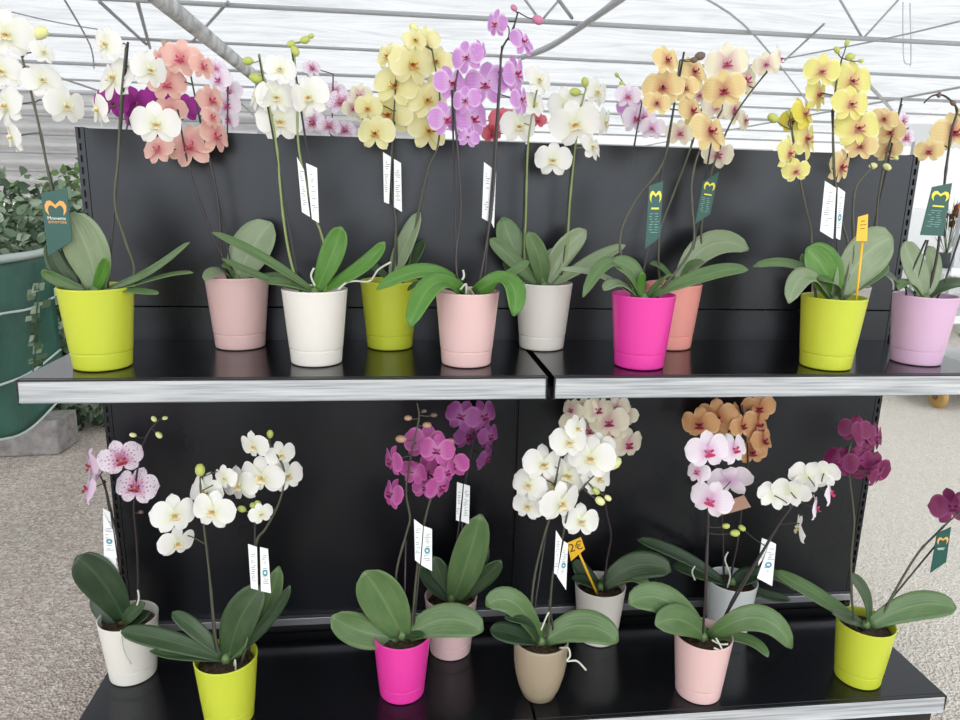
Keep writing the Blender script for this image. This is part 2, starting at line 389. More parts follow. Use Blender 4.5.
# ------------------------------------------------------------------ one potted orchid
Z1, Z0 = .79106, 0.0
def orchid(label, X, Y, z, pot='white', style='groove', ps=1, kind='white', spikes=(), stakes=(), flowers=(), buds=(), leaves=(), roots=(),
           group='potted orchids', lean=0., stem=None, fy=0., open_px=None, ps_h=1):
    z += .0004
    root = empty('potted_orchid', (X, Y, z), label, 'orchid', group)
    b = MB(); b.lathe(pot_profile(style, ps), 48, (X, Y, z)); b.build('pot', M_pot[pot], root)
    h = (HT if style != 'egg' else .1505)*ps
    zs = h-.018; rr = (.0575 if style != 'egg' else .0555)*ps
    b = MB(); rnd = random.Random(int(X*1000)); n = 18; prof = [(0, .004), (rr*.5, .003), (rr, 0)]
    vs = [(X, Y, z+zs+.004)]
    for i in (1, 2, 3, 4):
        for k in range(n):
            a = 2*math.pi*k/n; q = rr*i/4; vs.append((X+q*math.cos(a), Y+q*math.sin(a), z+zs+(rnd.uniform(-.004, .006) if i < 4 else -.002)))
    fs = [(0, 1+k, 1+(k+1) % n) for k in range(n)]+[(1+(i-1)*n+k, 1+i*n+k, 1+i*n+(k+1) % n, 1+(i-1)*n+(k+1) % n) for i in (1, 2, 3) for k in range(n)]
    b.add(vs, fs); b.build('potting_bark', M_bark, root)
    top = z+zs
    C0 = Vector((X, Y, top))
    # crown of the plant: short green heart that the leaves fan out of
    if leaves:
        b = MB(); b.ball((X, Y, top+.006), .011*ps, (0, 0, 1), 1.3, 10); b.build('crown', L_['mid'], root)
    st_m = stem or M_stem
    def P3(u, v, dy=0): return ony(u, v, Y+dy)
    chains = []
    for sp in spikes:
        pts = []
        n_ = len(sp)
        for i, q in enumerate(sp):
            dy = q[2] if len(q) > 2 else fy*min(1, i/(max(1, n_-1)))
            pts.append(P3(q[0], q[1], dy))
        if pts[0].z < top+.03 or True:
            base = C0 + Vector((max(-.03, min(.03, (pts[0].x-X)*.5)), random.uniform(-.008, .012), -.012)); pts = [base]+pts
        sm = smooth_pts(pts, 6); N = len(sm); rs = []
        L = 0
        for i, p in enumerate(sm):
            if i: L += (p-sm[i-1]).length
            nod = .0007 if (L % .06) < .008 else 0
            rs.append(.0031*(1-.45*i/N)+nod)
        chains.append((sm, rs))
    for a, bq in stakes:
        A_ = P3(*a) if len(a) < 4 else None; B_ = P3(*bq)
        s0 = C0 + Vector((max(-.035, min(.035, (A_.x-X)*.6)), .01, -.03))
        b = MB(); b.tube([s0, A_, B_], .0021, 7); b.build('support_stake', M_stake, root)
    tubes = [MB() for _ in chains]
    for (sm, rs), b in zip(chains, tubes): b.tube(sm, rs, 7)
    for i, f in enumerate(flowers):
        u, v, s = f[:3]; k = f[3] if len(f) > 3 and f[3] else kind
        yaw = f[4] if len(f) > 4 and f[4] is not None else random.uniform(-38, 38)
        dy = f[5] if len(f) > 5 else fy + (-.022, .004, .024)[i % 3]
        pos = P3(u, v, dy); sz = px2m(s, pos)*1.12
        # look roughly at the aisle in front
        pitch = random.uniform(-12, 20); R = add_flower(root, pos, sz, k, yaw, pitch, random.uniform(-14, 14))
        if chains:
            back = pos + (R @ Vector((0, .06*sz, 0, 0)).to_4d()).to_3d() if False else pos + R.to_3x3() @ Vector((0, .05*sz, 0))
            best = None
            for ci, (sm, rs) in enumerate(chains):
                for p in sm[len(sm)//3:]:
                    d = (p-back).length + (.0 if p.z < back.z+.01 else .04)
                    if best is None or d < best[0]: best = (d, ci, p)
            if best and best[0] < .26:
                p = best[2]; mid = back.lerp(p, .5) + R.to_3x3() @ Vector((0, .25*sz, 0)) + Vector((0, 0, .008))
                tubes[best[1]].tube(smooth_pts([p, mid, back], 4), .0013, 6)
    for bd in buds:
        u, v, r = bd[:3]; k = bd[3] if len(bd) > 3 else 'green'
        pos = P3(u, v, fy); rm = px2m(r, pos)
        if chains:
            best = min(((p-pos).length, ci, j) for ci, (sm, rs) in enumerate(chains) for j, p in enumerate(sm))
            p = chains[best[1]][0][best[2]]; d = pos-p
            tubes[best[1]].tube(smooth_pts([p, p.lerp(pos, .5)-Vector((0, 0, .003)), pos], 3), .0012, 5)
        else: d = Vector((0, 0, 1))
        b = MB(); b.ball(pos, rm*.85, d if d.length > .002 else (0, 0, 1), 1.35, 8); b.build('bud', M_buds[k], root)
    for b in tubes: b.build('flower_spike', st_m, root)
    for lf in leaves:
        pts, w, dyt, N, mk = lf[:5]
        base = P3(*pts[0]) if pts[0] else C0+Vector((0, 0, .006))
        if pts[0]:
            # leaves root in the crown
            base = base.lerp(C0+Vector((0, 0, .004)), .55)
        dym = lf[5] if len(lf) > 5 else dyt*.45
        midp = P3(pts[1][0], pts[1][1], dym); tip = P3(pts[2][0], pts[2][1], dyt)
        leaf(root, (base, midp, tip), px2m(w, midp)*1.06, N, L_[mk])
    for rt in roots:
        b = MB(); pts = [P3(q[0], q[1], q[2] if len(q) > 2 else -.02) for q in rt]; b.tube(smooth_pts(pts, 5), .0022, 6); b.build('aerial_root', M_root, root)
    return root

def whitetag(root, a, b_, Y, kind='white_blue'):
    """a, b_: the two halves of a folded care tag, pixel quads"""
    tagstrip(root, a, Y-.004, M_tagw, 'white', name='care_tag')
    if b_: tagstrip(root, b_, Y-.006, M_tagw, kind, name='care_tag')

FV = (0, -1, .25)     # broad side to the aisle
UPW = (0, -.45, .9)   # broad side up
GU, GL, GB = 'potted orchids on the upper shelf', 'potted orchids on the lower shelf', 'orchids on the far side of the shelving'

# ===== upper shelf
c = pot_at(104, 372, Z1)
r = orchid('lime green pot at the left end of the upper shelf with tall white orchids', c.x, c.y, Z1, 'lime', ps=1.03, kind='white', group=GU, fy=-.01,
  spikes=[[(80, 275), (66, 235), (52, 190), (40, 130), (28, 80), (18, 42)], [(134, 275), (125, 240), (115, 205), (118, 160), (121, 100), (126, 48)]],
  stakes=[((75, 270), (47, 165)), ((108, 285), (128, 42))],
  flowers=[(6, 34, 46), (2, 71, 36), (6, 106, 42), (12, 137, 34, None, -50), (42, 80, 34, None, 35), (66, 106, 38, None, 55), (43, 52, 24, None, 60),
           (106, 44, 34, None, -30), (114, 78, 46), (98, 110, 34, None, -50), (150, 70, 36, None, 50), (156, 124, 42, None, 15)],
  buds=[(40, 33, 7.5, 'cream'), (20, 31, 3), (28, 36, 3)],
  leaves=[(((95, 288), (89, 252), (70, 213)), 40, -.01, FV, 'grey'), (((115, 288), (152, 270), (190, 243)), 15, -.05, (0, -.5, .8), 'mid'),
          (((118, 290), (155, 279), (193, 273)), 11, -.08, (0, -.4, 1), 'mid'), (((110, 290), (137, 291), (158, 294)), 10, -.08, (0, -.5, 1), 'mid'),
          (((95, 289), (102, 275), (107, 258)), 13, -.05, FV, 'bright'), (((88, 290), (62, 272), (50, 240)), 17, .02, (.4, -1, .2), 'dark'),
          (((85, 290), (58, 280), (43, 270)), 11, -.03, FV, 'mid'), (((88, 290), (72, 272), (66, 238)), 12, .04, (.6, -1, .2), 'dark')])
tagstrip(r, [(41, 193), (67, 188), (72, 241), (48, 256)], c.y-.03, M_tagg, 'green')

c = pot_at(241, 351, Z1)
r = orchid('pale pink pot with salmon orchid flowers, second on the upper shelf from its left end', c.x, c.y, Z1, 'pink', ps=1.04, kind='salmon', group=GU, fy=-.01,
  spikes=[[(228, 268), (212, 235), (194, 185), (185, 150), (178, 110)], [(222, 255), (219, 210), (212, 170), (200, 120), (190, 72)]], stakes=[((232, 270), (208, 150))],
  flowers=[(181, 58, 36), (167, 84, 34), (170, 110, 30), (158, 149, 30), (190, 146, 44), (211, 100, 30, None, 55), (212, 117, 22, None, 60), (216, 136, 34, None, 60), (160, 60, 26, None, -40), (203, 66, 26, None, 50)],
  buds=[(165, 44, 3.5, 'tan')], stem=M_sdark,
  leaves=[(((236, 280), (250, 252), (272, 223)), 40, .01, (-.25, -1, .25), 'grey'), (((228, 277), (218, 272), (205, 280)), 15, -.085, (0, -.6, .8), 'grey'),
          (((250, 280), (277, 279), (298, 280)), 16, .03, (0, -.6, .8), 'mid'), (((236, 278), (230, 270), (222, 267)), 12, -.02, UPW, 'mid')])

c = pot_at(317, 368, Z1)
r = orchid('white pot on the upper shelf with white orchids and long thin green leaves', c.x, c.y, Z1, 'white', kind='white', group=GU, fy=0, stem=M_sgreen,
  spikes=[[(291, 262), (283, 215), (277, 150), (270, 110), (259, 54)], [(328, 262), (312, 205), (299, 150), (297, 90), (293, 43)]],
  stakes=[((296, 268), (259, 55)), ((326, 275), (292, 50))],
  flowers=[(280, 69, 30), (276, 97, 36), (280, 121, 42), (309, 97, 40), (257, 95, 30, None, -55)],
  buds=[(248, 61, 5), (256, 78, 6), (295, 51, 5), (305, 40, 4.5), (291, 44, 4), (311, 36, 3)],
  leaves=[(((312, 288), (262, 257), (212, 233)), 12, -.04, (0, -.6, .8), 'mid'), (((310, 289), (262, 277), (222, 259)), 10, .03, (0, -.5, 1), 'mid'),
          (((316, 288), (332, 256), (341, 227)), 24, -.03, (-.25, -1, .3), 'bright'), (((324, 289), (360, 268), (385, 242)), 16, -.04, (.2, -.7, .7), 'bright'),
          (((318, 289), (290, 283), (268, 284)), 16, -.02, UPW, 'mid'), (((330, 288), (355, 272), (372, 258)), 10, .04, UPW, 'dark')],
  roots=[[(338, 290), (346, 283), (355, 281), (370, 281), (378, 270), (391, 262)], [(315, 286), (311, 276), (314, 268)]])
whitetag(r, [(297, 157), (304, 170), (310, 217), (302, 212)], [(306, 163), (317, 168), (319, 223), (312, 219)], c.y-.02, 'white')

c = pot_at(390, 351.5, Z1)
r = orchid('lime green pot set back on the upper shelf below pale yellow orchids', c.x, c.y, Z1, 'lime', kind='yellow', group=GU, fy=-.02,
  spikes=[[(393, 268), (396, 225), (391, 180), (393, 130), (396, 80)], [(408, 268), (418, 215), (428, 170), (438, 145), (440, 100), (432, 50)]],
  stakes=[((397, 268), (394, 100))],
  flowers=[(412, 64, 44), (395, 86, 42), (389, 114, 48), (376, 133, 36), (425, 42, 28), (437, 61, 30), (388, 56, 28, None, -40), (427, 100, 38), (428, 131, 40), (415, 40, 24, None, 20), (368, 108, 26), (440, 84, 28)],
  buds=[(414, 28, 5, 'cream')],
  leaves=[(((396, 275), (403, 250), (420, 212)), 20, 0, (-.7, -1, .2), 'grey'), (((398, 275), (412, 260), (424, 240)), 12, .015, (-.7, -1, 0), 'dark'),
          (((390, 276), (378, 270), (368, 262)), 10, .015, UPW, 'dark')])
whitetag(r, [(383, 152), (391, 157), (389, 204), (384, 202)], [(394, 159), (401, 163), (402, 212), (394, 207)], c.y-.02, 'white')

c = pot_at(466, 369, Z1)
r = orchid('pale pink pot on the upper shelf with orchid pink flowers and arching leaves', c.x, c.y, Z1, 'pink', kind='orchid', group=GU, fy=0, stem=M_sdark,
  spikes=[[(456, 262), (461, 210), (458, 155), (454, 100), (460, 60)], [(482, 270), (492, 205), (497, 130), (500, 80), (502, 50), (512, 32), (518, 12)]],
  stakes=[((485, 275), (502, 46)), ((457, 275), (452, 90))],
  flowers=[(467, 57, 32), (451, 83, 34), (486, 84, 42), (496, 24, 26, None, -55), (523, 42, 30, None, 40), (516, 74, 36, None, 50), (466, 100, 28), (446, 119, 34), (473, 119, 38), (481, 50, 20, None, 50), (468, 137, 22), (521, 100, 30, None, 50)],
  buds=[(514, 8, 3.5, 'pink'), (538, 20, 5.5, 'pink'), (502, 18, 3, 'pink')],
  leaves=[(((462, 288), (430, 271), (377, 290)), 21, -.07, (0, -.55, .85), 'bright'), (((458, 290), (434, 284), (410, 328)), 24, -.12, (-.3, -.8, .5), 'bright', -.07),
          (((482, 288), (508, 282), (514, 316)), 26, -.09, (.5, -.8, .5), 'bright', -.05), (((492, 285), (510, 274), (529, 261)), 10, .02, (0, -.6, .8), 'mid'),
          (((460, 288), (428, 284), (407, 290)), 10, .02, UPW, 'dark')],
  roots=[[(460, 290), (466, 284), (466, 294)], [(463, 270), (464, 276), (462, 280)]])
whitetag(r, [(484, 162), (492, 168), (489, 222), (482, 218)], [(492, 168), (496, 172), (494, 228), (491, 222)], c.y+.01, 'white')

c = pot_at(541, 352, Z1)
r = orchid('off-white pot over the upper shelf joint with white orchids and upright oval leaves', c.x, c.y, Z1, 'white', kind='white', group=GU, fy=-.02, stem=M_sgreen,
  spikes=[[(525, 268), (526, 210), (528, 145), (533, 110), (540, 75)], [(565, 268), (570, 200), (575, 150), (580, 112), (586, 88)]], stakes=[((523, 268), (525, 150)), ((563, 268), (577, 95))],
  flowers=[(539, 80, 30, None, 30), (534, 104, 26), (519, 126, 36), (575, 124, 46), (553, 160, 34), (597, 92, 30), (592, 147, 28, None, 40), (605, 122, 28, None, 50), (566, 104, 34)],
  buds=[(585, 82, 4.5), (575, 92, 5)],
  leaves=[(((538, 284), (516, 252), (503, 217)), 26, .02, FV, 'mid'), (((535, 284), (511, 258), (490, 239)), 15, -.02, FV, 'mid'), (((541, 284), (539, 260), (528, 232)), 19, -.02, FV, 'mid'),
          (((547, 283), (562, 254), (586, 230)), 22, .0, (.1, -1, .2), 'grey'), (((542, 284), (552, 262), (557, 250)), 18, .01, FV, 'grey'),
          (((555, 284), (592, 262), (625, 245)), 16, -.05, (0, -.6, .8), 'grey'), (((534, 285), (518, 276), (503, 262)), 12, .02, UPW, 'dark')])

c = pot_at(638, 371, Z1)
r = orchid('magenta pot at the front of the upper shelf with orange yellow orchids', c.x, c.y, Z1, 'magenta', kind='orange_yellow', group=GU, fy=0,
  spikes=[[(630, 288), (622, 262), (621, 232), (636, 200), (662, 165), (672, 120), (680, 60)], [(665, 285), (685, 260), (694, 240), (692, 205), (692, 180), (700, 150), (722, 110)]],
  stakes=[((641, 285), (684, 52))],
  flowers=[(667, 60, 30), (663, 87, 38), (694, 72, 34), (657, 103, 26), (724, 90, 38), (692, 111, 32, 'orange_yellow'), (710, 132, 44), (685, 88, 26)],
  buds=[(700, 56, 5, 'dark'), (694, 60, 3.5, 'dark')],
  leaves=[(((630, 292), (612, 262), (583, 297)), 14, -.07, (0, -.6, .8), 'mid', -.02), (((628, 293), (597, 275), (560, 269)), 10, -.02, (0, -.5, .9), 'grey'),
          (((640, 291), (633, 272), (612, 262)), 20, -.02, (.3, -1, .4), 'mid'), (((655, 292), (705, 275), (748, 270)), 16, -.03, (0, -.7, .7), 'mid'),
          (((648, 292), (662, 282), (671, 274)), 12, -.04, UPW, 'mid'), (((640, 293), (641, 283), (643, 272)), 8, -.02, FV, 'bright'), (((632, 292), (618, 284), (604, 290)), 14, -.04, UPW, 'grey')])
tagstrip(r, [(649, 186), (663, 181), (660, 237), (645, 249)], c.y-.02, M_tagg, 'green_gold')

c = pot_at(668, 351, Z1)
r = orchid('salmon pink pot half hidden behind the upper magenta pot, with cream orchids', c.x, c.y, Z1, 'salmon', kind='cream', group=GU, fy=-.01,
  spikes=[[(659, 272), (660, 232), (673, 195), (690, 150), (705, 100), (727, 70)], [(700, 262), (702, 220), (712, 170), (735, 115), (770, 68)]], stakes=[((690, 270), (715, 120))],
  flowers=[(727, 63, 38), (746, 80, 34, None, 25), (718, 154, 30), (680, 133, 26), (734, 110, 28), (745, 121, 22, None, 40), (766, 64, 24, None, -30), (779, 60, 28, None, 50), (700, 95, 26), (716, 107, 26)],
  buds=[(688, 124, 3, 'dark')],
  leaves=[(((683, 280), (708, 246), (748, 250)), 26, -.02, (0, -.85, .55), 'grey'), (((680, 281), (664, 270), (650, 264)), 12, 0, UPW, 'mid'), (((678, 281), (688, 268), (704, 262)), 12, -.03, UPW, 'mid')])
tagstrip(r, [(703, 182), (719, 172), (710, 214), (695, 224)], c.y-.02, M_tagg, 'green_gold')

c = pot_at(824, 371, Z1)
r = orchid('lime green pot on the upper shelf with lemon orchids and a yellow price stick', c.x, c.y, Z1, 'lime', kind='lemon', group=GU, fy=0,
  spikes=[[(812, 262), (811, 232), (804, 200), (797, 165), (792, 130)], [(849, 255), (840, 215), (834, 170), (833, 120), (836, 85), (842, 58)], [(852, 262), (853, 210), (857, 185), (872, 168)]],
  stakes=[((838, 262), (832, 110))],
  flowers=[(822, 71, 32), (852, 81, 40), (818, 95, 34), (851, 104, 36), (858, 128, 42), (806, 139, 42), (789, 153, 34), (804, 114, 34, 'lemon_strong'), (793, 121, 24, 'lemon_strong', -30), (796, 171, 24, None, -20), (861, 146, 28, 'orange_yellow'), (841, 167, 34, 'orange_yellow')],
  buds=[(773, 118, 5.5), (837, 50, 3.5), (847, 43, 3), (850, 57, 4.5), (861, 61, 2.5), (789, 113, 3)],
  leaves=[(((838, 294), (824, 270), (806, 249)), 36, -.01, (-.1, -1, .25), 'bright'), (((833, 290), (798, 266), (753, 267)), 13, .02, (0, -.6, .8), 'mid'),
          (((828, 289), (806, 276), (789, 303)), 20, -.08, (-.2, -.7, .7), 'grey', -.04), (((842, 293), (862, 258), (893, 238)), 42, .0, (.1, -1, .3), 'grey'),
          (((830, 288), (812, 274), (802, 254)), 12, .03, FV, 'mid'), (((845, 293), (872, 276), (884, 262)), 16, .03, UPW, 'mid'), (((836, 294), (836, 285), (818, 280)), 16, -.03, UPW, 'mid')])
whitetag(r, [(825, 181), (836, 188), (833, 239), (820, 231)], [(838, 187), (845, 192), (840, 240), (836, 238)], c.y-.03, 'white_blue')
b = MB()
yq = c.y-.045
b.tube([Vector((ony(857, 296, yq).x, yq, Z1+.135)), ony(863, 237, yq)], .0028, 6); st = b.build('price_stick', M_tagy, r)
o_, pt, bars, text = tagstrip(r, [(858, 217), (868, 214), (867, 241), (856, 241)], yq-.004, M_tagy, 'none', name='price_flag')
bars([(.3, .7, .2, .23), (.25, .5, .35, .38), (.55, .8, .35, .38), (.3, .7, .5, .53)], M_inkd, 'price_print')

Y = -.09; q = ony(832, 352, Y)
orchid('white pot almost hidden behind the upper lime pot with the price stick', q.x, Y, Z1, 'white', kind='orange_yellow', group=GU, fy=-.01,
  spikes=[[(873, 240), (878, 200), (884, 165), (892, 135), (902, 104)]], stakes=[((870, 245), (902, 98))],
  flowers=[(884, 119, 26, None, -20), (890, 132, 26), (888, 150, 24, None, -30)], buds=[(873, 166, 4, 'cream'), (887, 167, 4, 'cream'), (896, 158, 2.5, 'cream')],
  leaves=[(((860, 285), (882, 272), (897, 288)), 10, .0, UPW, 'dark')],
  roots=[[(880, 266, -.03), (890, 274, -.03), (906, 287, -.03)], [(880, 270, -.04), (892, 281, -.04), (893, 290, -.04)]])

c = pot_at(914, 366, Z1)
r = orchid('lilac pot at the right end of the upper shelf, orange yellow flowers', c.x, c.y, Z1, 'lilac', kind='orange_yellow', group=GU, fy=0,
  spikes=[[(936, 262), (941, 220), (946, 170), (952, 130), (957, 111), (951, 101), (942, 95), (932, 96), (924, 103)]], stakes=[((916, 284), (928, 240)), ((944, 284), (962, 230)), ((906, 284), (926, 240))], stem=M_sdark,
  flowers=[(929, 151, 24, None, -35), (954, 132, 38, None, -10), (978, 120, 38)], buds=[(953, 103, 3, 'dark'), (939, 95, 2.5, 'dark')],
  leaves=[(((922, 293), (914, 268), (904, 242)), 24, 0, FV, 'grey'), (((928, 293), (933, 268), (928, 246)), 16, .02, FV, 'grey'), (((916, 292), (896, 282), (882, 268)), 12, 0, UPW, 'dark'),
          (((930, 293), (952, 284), (975, 286)), 16, -.02, UPW, 'dark'), (((918, 292), (908, 282), (898, 290)), 10, -.02, UPW, 'mid')])
tagstrip(r, [(932, 187), (952, 183), (943, 236), (920, 235)], c.y-.03, M_tagg, 'green_gold')

# ===== lower shelf
c = pot_at(135, 686, Z0)
r = orchid('white pot at the left end of the lower shelf with spotted pink and white orchids', c.x, c.y, Z0, 'white', kind='spotted', group=GL, fy=-.02, stem=M_sdark,
  spikes=[[(122, 590), (119, 545), (112, 515), (106, 490), (100, 475)], [(138, 590), (137, 545), (134, 505), (139, 460), (148, 434), (160, 419)]], stakes=[((125, 600), (104, 480))],
  flowers=[(121, 459, 38), (136, 487, 38), (91, 466, 34, 'lilac', -55), (88, 489, 32, 'lilac', -60)], buds=[(133, 435, 3, 'cream'), (159, 435, 3.5, 'cream'), (154, 419, 3, 'cream'), (165, 418, 2.5, 'cream'), (141, 512, 2.5, 'dark')],
  leaves=[(((120, 625), (103, 582), (76, 557)), 36, -.03, (-.1, -.8, .5), 'deep'), (((118, 628), (108, 610), (96, 590)), 24, .03, FV, 'deep'),
          (((116, 628), (130, 615), (145, 603)), 15, -.03, (0, -.7, .7), 'dark'), (((120, 630), (136, 622), (150, 612)), 12, -.02, UPW, 'deep')],
  roots=[[(121, 630, -.06), (122, 645, -.075), (126, 656, -.078), (131, 664, -.075)], [(137, 605), (139, 598), (138, 590)]])
whitetag(r, [(103, 508), (110, 512), (118, 576), (104, 558)], None, c.y-.01)
tagstrip(r, [(103, 512), (113, 530), (117, 558), (104, 556)], c.y-.018, M_tagw, 'white_blue', name='care_tag')

p = onz(227, 674, HT); d = p-CAM; d.z = 0; c = p+d.normalized()*RTOP
r = orchid('lime green pot on the lower shelf, cut by the bottom of the photo, white orchids', c.x, c.y, Z0, 'lime', kind='white', group=GL, fy=0,
  spikes=[[(216, 640), (212, 600), (207, 552), (202, 510), (200, 478)], [(256, 600), (256, 545), (266, 528), (280, 500), (284, 470), (270, 445)]],
  stakes=[((214, 640), (207, 545)), ((254, 630), (255, 520))],
  flowers=[(174, 515, 40), (177, 543, 34, None, 40), (205, 492, 38), (213, 511, 40), (262, 477, 42), (239, 485, 38, None, -25), (254, 446, 30), (281, 455, 28, None, 30), (287, 476, 32, None, 30), (261, 514, 22, None, 20), (225, 478, 26, None, -30)],
  buds=[(200, 470, 6), (270, 434, 4), (263, 440, 4), (242, 509, 4), (254, 506, 4), (258, 503, 3)],
  leaves=[(((224, 658), (166, 640), (121, 632)), 20, -.02, (0, -.6, .8), 'dark'), (((222, 660), (184, 656), (150, 651)), 10, -.04, UPW, 'dark'),
          (((220, 650), (196, 630), (172, 612)), 15, .03, (0, -.6, .8), 'dark'), (((232, 658), (239, 622), (263, 586)), 34, -.01, (-.3, -1, .3), 'dark'),
          (((236, 655), (262, 615), (279, 566)), 20, .03, FV, 'mid'), (((240, 655), (266, 622), (290, 585)), 13, -.02, (.5, -.8, .4), 'deep'), (((232, 658), (242, 648), (247, 638)), 10, -.03, UPW, 'mid')],
  roots=[[(234, 668, -.01), (235, 660, -.02), (236, 672, -.03)]])
whitetag(r, [(248, 544), (257, 547), (258, 590), (251, 588)], [(260, 547), (268, 549), (271, 593), (261, 591)], c.y-.02)

c = pot_at(402, 706, Z0)
r = orchid('magenta pot at the front of the lower shelf with magenta orchids', c.x, c.y, Z0, 'magenta', kind='magenta', group=GL, fy=.0,
  spikes=[[(398, 620), (396, 575), (406, 535), (410, 518), (406, 492), (410, 461), (414, 440), (419, 418), (417, 403)], [(412, 620), (417, 570), (424, 525), (430, 500), (438, 470), (445, 450)]],
  stakes=[((404, 620), (406, 540)), ((414, 625), (424, 520))],
  flowers=[(392, 461, 30, None, -60), (392, 494, 30, None, -60), (425, 444, 38), (437, 450, 32), (414, 472, 28, None, 150), (427, 471, 32), (440, 486, 34, None, 45), (453, 465, 30), (424, 488, 22, None, 20), (446, 472, 26, None, 40)],
  buds=[(401, 439, 5, 'tan'), (408, 418, 3.5, 'tan'), (427, 425, 4, 'tan'), (449, 444, 6, 'tan'), (434, 415, 3, 'dark'), (424, 411, 2.5, 'dark')],
  leaves=[(((402, 637), (385, 602), (364, 571)), 42, -.02, (-.1, -1, .35), 'mid'), (((396, 638), (364, 632), (331, 616)), 30, -.04, (-.1, -.8, .6), 'mid'),
          (((408, 636), (446, 620), (483, 631)), 31, -.05, (0, -.85, .55), 'mid'), (((404, 638), (413, 635), (423, 637)), 10, -.03, UPW, 'dark')])
whitetag(r, [(414, 519), (423, 526), (420, 564), (415, 560)], [(424, 526), (432, 529), (432, 571), (421, 565)], c.y-.015)

c = pot_at(450, 662, Z0)
r = orchid('pale pink pot behind the magenta pot on the lower shelf with purple orchids', c.x, c.y, Z0, 'palepink', kind='purple', group=GL, fy=0,
  spikes=[[(458, 585), (457, 545), (462, 505), (468, 468), (474, 440), (475, 410)]], stakes=[((458, 585), (466, 470))], stem=M_sdark,
  flowers=[(462, 416, 32), (483, 416, 32, None, 35), (467, 436, 28), (486, 458, 28, None, 55), (489, 436, 26, None, 40), (472, 424, 28)],
  leaves=[(((447, 600), (442, 580), (433, 556)), 20, .02, FV, 'dark'), (((455, 603), (467, 562), (481, 514)), 32, -.01, (-.1, -1, .25), 'mid'),
          (((460, 603), (481, 580), (501, 560)), 18, -.02, (.2, -1, .4), 'dark'), (((450, 603), (432, 586), (420, 567)), 12, -.03, (0, -.5, .8), 'deep'), (((455, 603), (474, 570), (486, 545)), 16, .02, FV, 'dark')])
whitetag(r, [(457, 482), (463, 484), (459, 521), (456, 520)], [(464, 484), (470, 486), (469, 524), (461, 521)], c.y-.02, 'white')

c = pot_at(538, 705, Z0, .036)
r = orchid('rounded taupe pot on the lower shelf with a dense cluster of white orchids', c.x, c.y, Z0, 'taupe', style='egg', kind='white', group=GL, fy=-.01,
  spikes=[[(531, 620), (534, 580), (543, 540), (552, 510), (556, 480), (562, 450)], [(549, 620), (553, 575), (562, 540), (570, 505), (585, 485), (600, 470)]], stakes=[((553, 628), (549, 600)), ((532, 625), (548, 520))],
  flowers=[(569, 442, 36), (543, 464, 38), (567, 475, 42), (591, 458, 44), (529, 485, 34), (528, 506, 30, None, -30), (561, 503, 44), (581, 521, 34), (598, 478, 36, None, 30), (577, 428, 26), (600, 446, 28), (553, 484, 28)],
  buds=[(613, 463, 8, 'cream'), (596, 491, 4), (600, 501, 5, 'cream'), (608, 498, 3.5, 'cream')],
  leaves=[(((540, 638), (514, 603), (486, 606)), 24, -.02, (-.1, -.8, .6), 'mid', -.02), (((536, 640), (512, 634), (490, 630)), 20, 0, (0, -.6, .8), 'deep'),
          (((546, 640), (582, 626), (618, 642)), 30, -.05, (0, -.75, .65), 'mid'), (((542, 640), (528, 622), (505, 618)), 16, -.04, UPW, 'deep'), (((540, 640), (545, 630), (556, 624)), 8, .02, UPW, 'mid')],
  roots=[[(560, 648, -.04), (568, 648, -.06), (570, 656, -.065), (567, 661, -.065), (577, 661, -.065), (586, 670, -.065)], [(541, 630), (546, 618), (549, 612)]])
whitetag(r, [(556, 530), (562, 540), (557, 575), (554, 573)], [(564, 541), (568, 544), (566, 590), (557, 576)], c.y-.02)

c = pot_at(596, 648, Z0)
r = orchid('white pot behind the taupe one on the lower shelf, cream orchids with magenta lips', c.x, c.y, Z0, 'white', kind='cream', group=GL, fy=-.01,
  spikes=[[(607, 560), (611, 535), (606, 510), (603, 470), (606, 435), (600, 414)]], stem=M_sdark,
  flowers=[(597, 410, 30), (617, 408, 26), (577, 421, 34), (609, 422, 36), (588, 431, 28), (628, 444, 32, 'cream', 15), (572, 410, 22, None, -50), (613, 433, 28), (625, 415, 24), (586, 408, 22)],
  leaves=[(((602, 588), (636, 566), (671, 571)), 26, -.03, (0, -.8, .6), 'dark'), (((598, 590), (585, 575), (572, 562)), 20, .01, UPW, 'deep'),
          (((606, 588), (632, 577), (652, 594)), 12, -.05, UPW, 'mid'), (((604, 585), (632, 562), (660, 547)), 14, .02, UPW, 'deep'), (((600, 590), (590, 583), (572, 578)), 14, -.03, UPW, 'deep')])
yq = c.y-.03
b = MB(); b.tube([ony(597, 594, yq), ony(576, 546, yq)], .0034, 6); b.build('price_stick', M_tagy, r)
o_, pt, bars, text = tagstrip(r, [(567, 543), (581, 537), (585, 549), (571, 561)], yq-.004, M_tagy, 'none', name='price_flag')
text('2€', .5, .45, px2m(13, ony(575, 550, yq)), M_inkd, 'price_print')

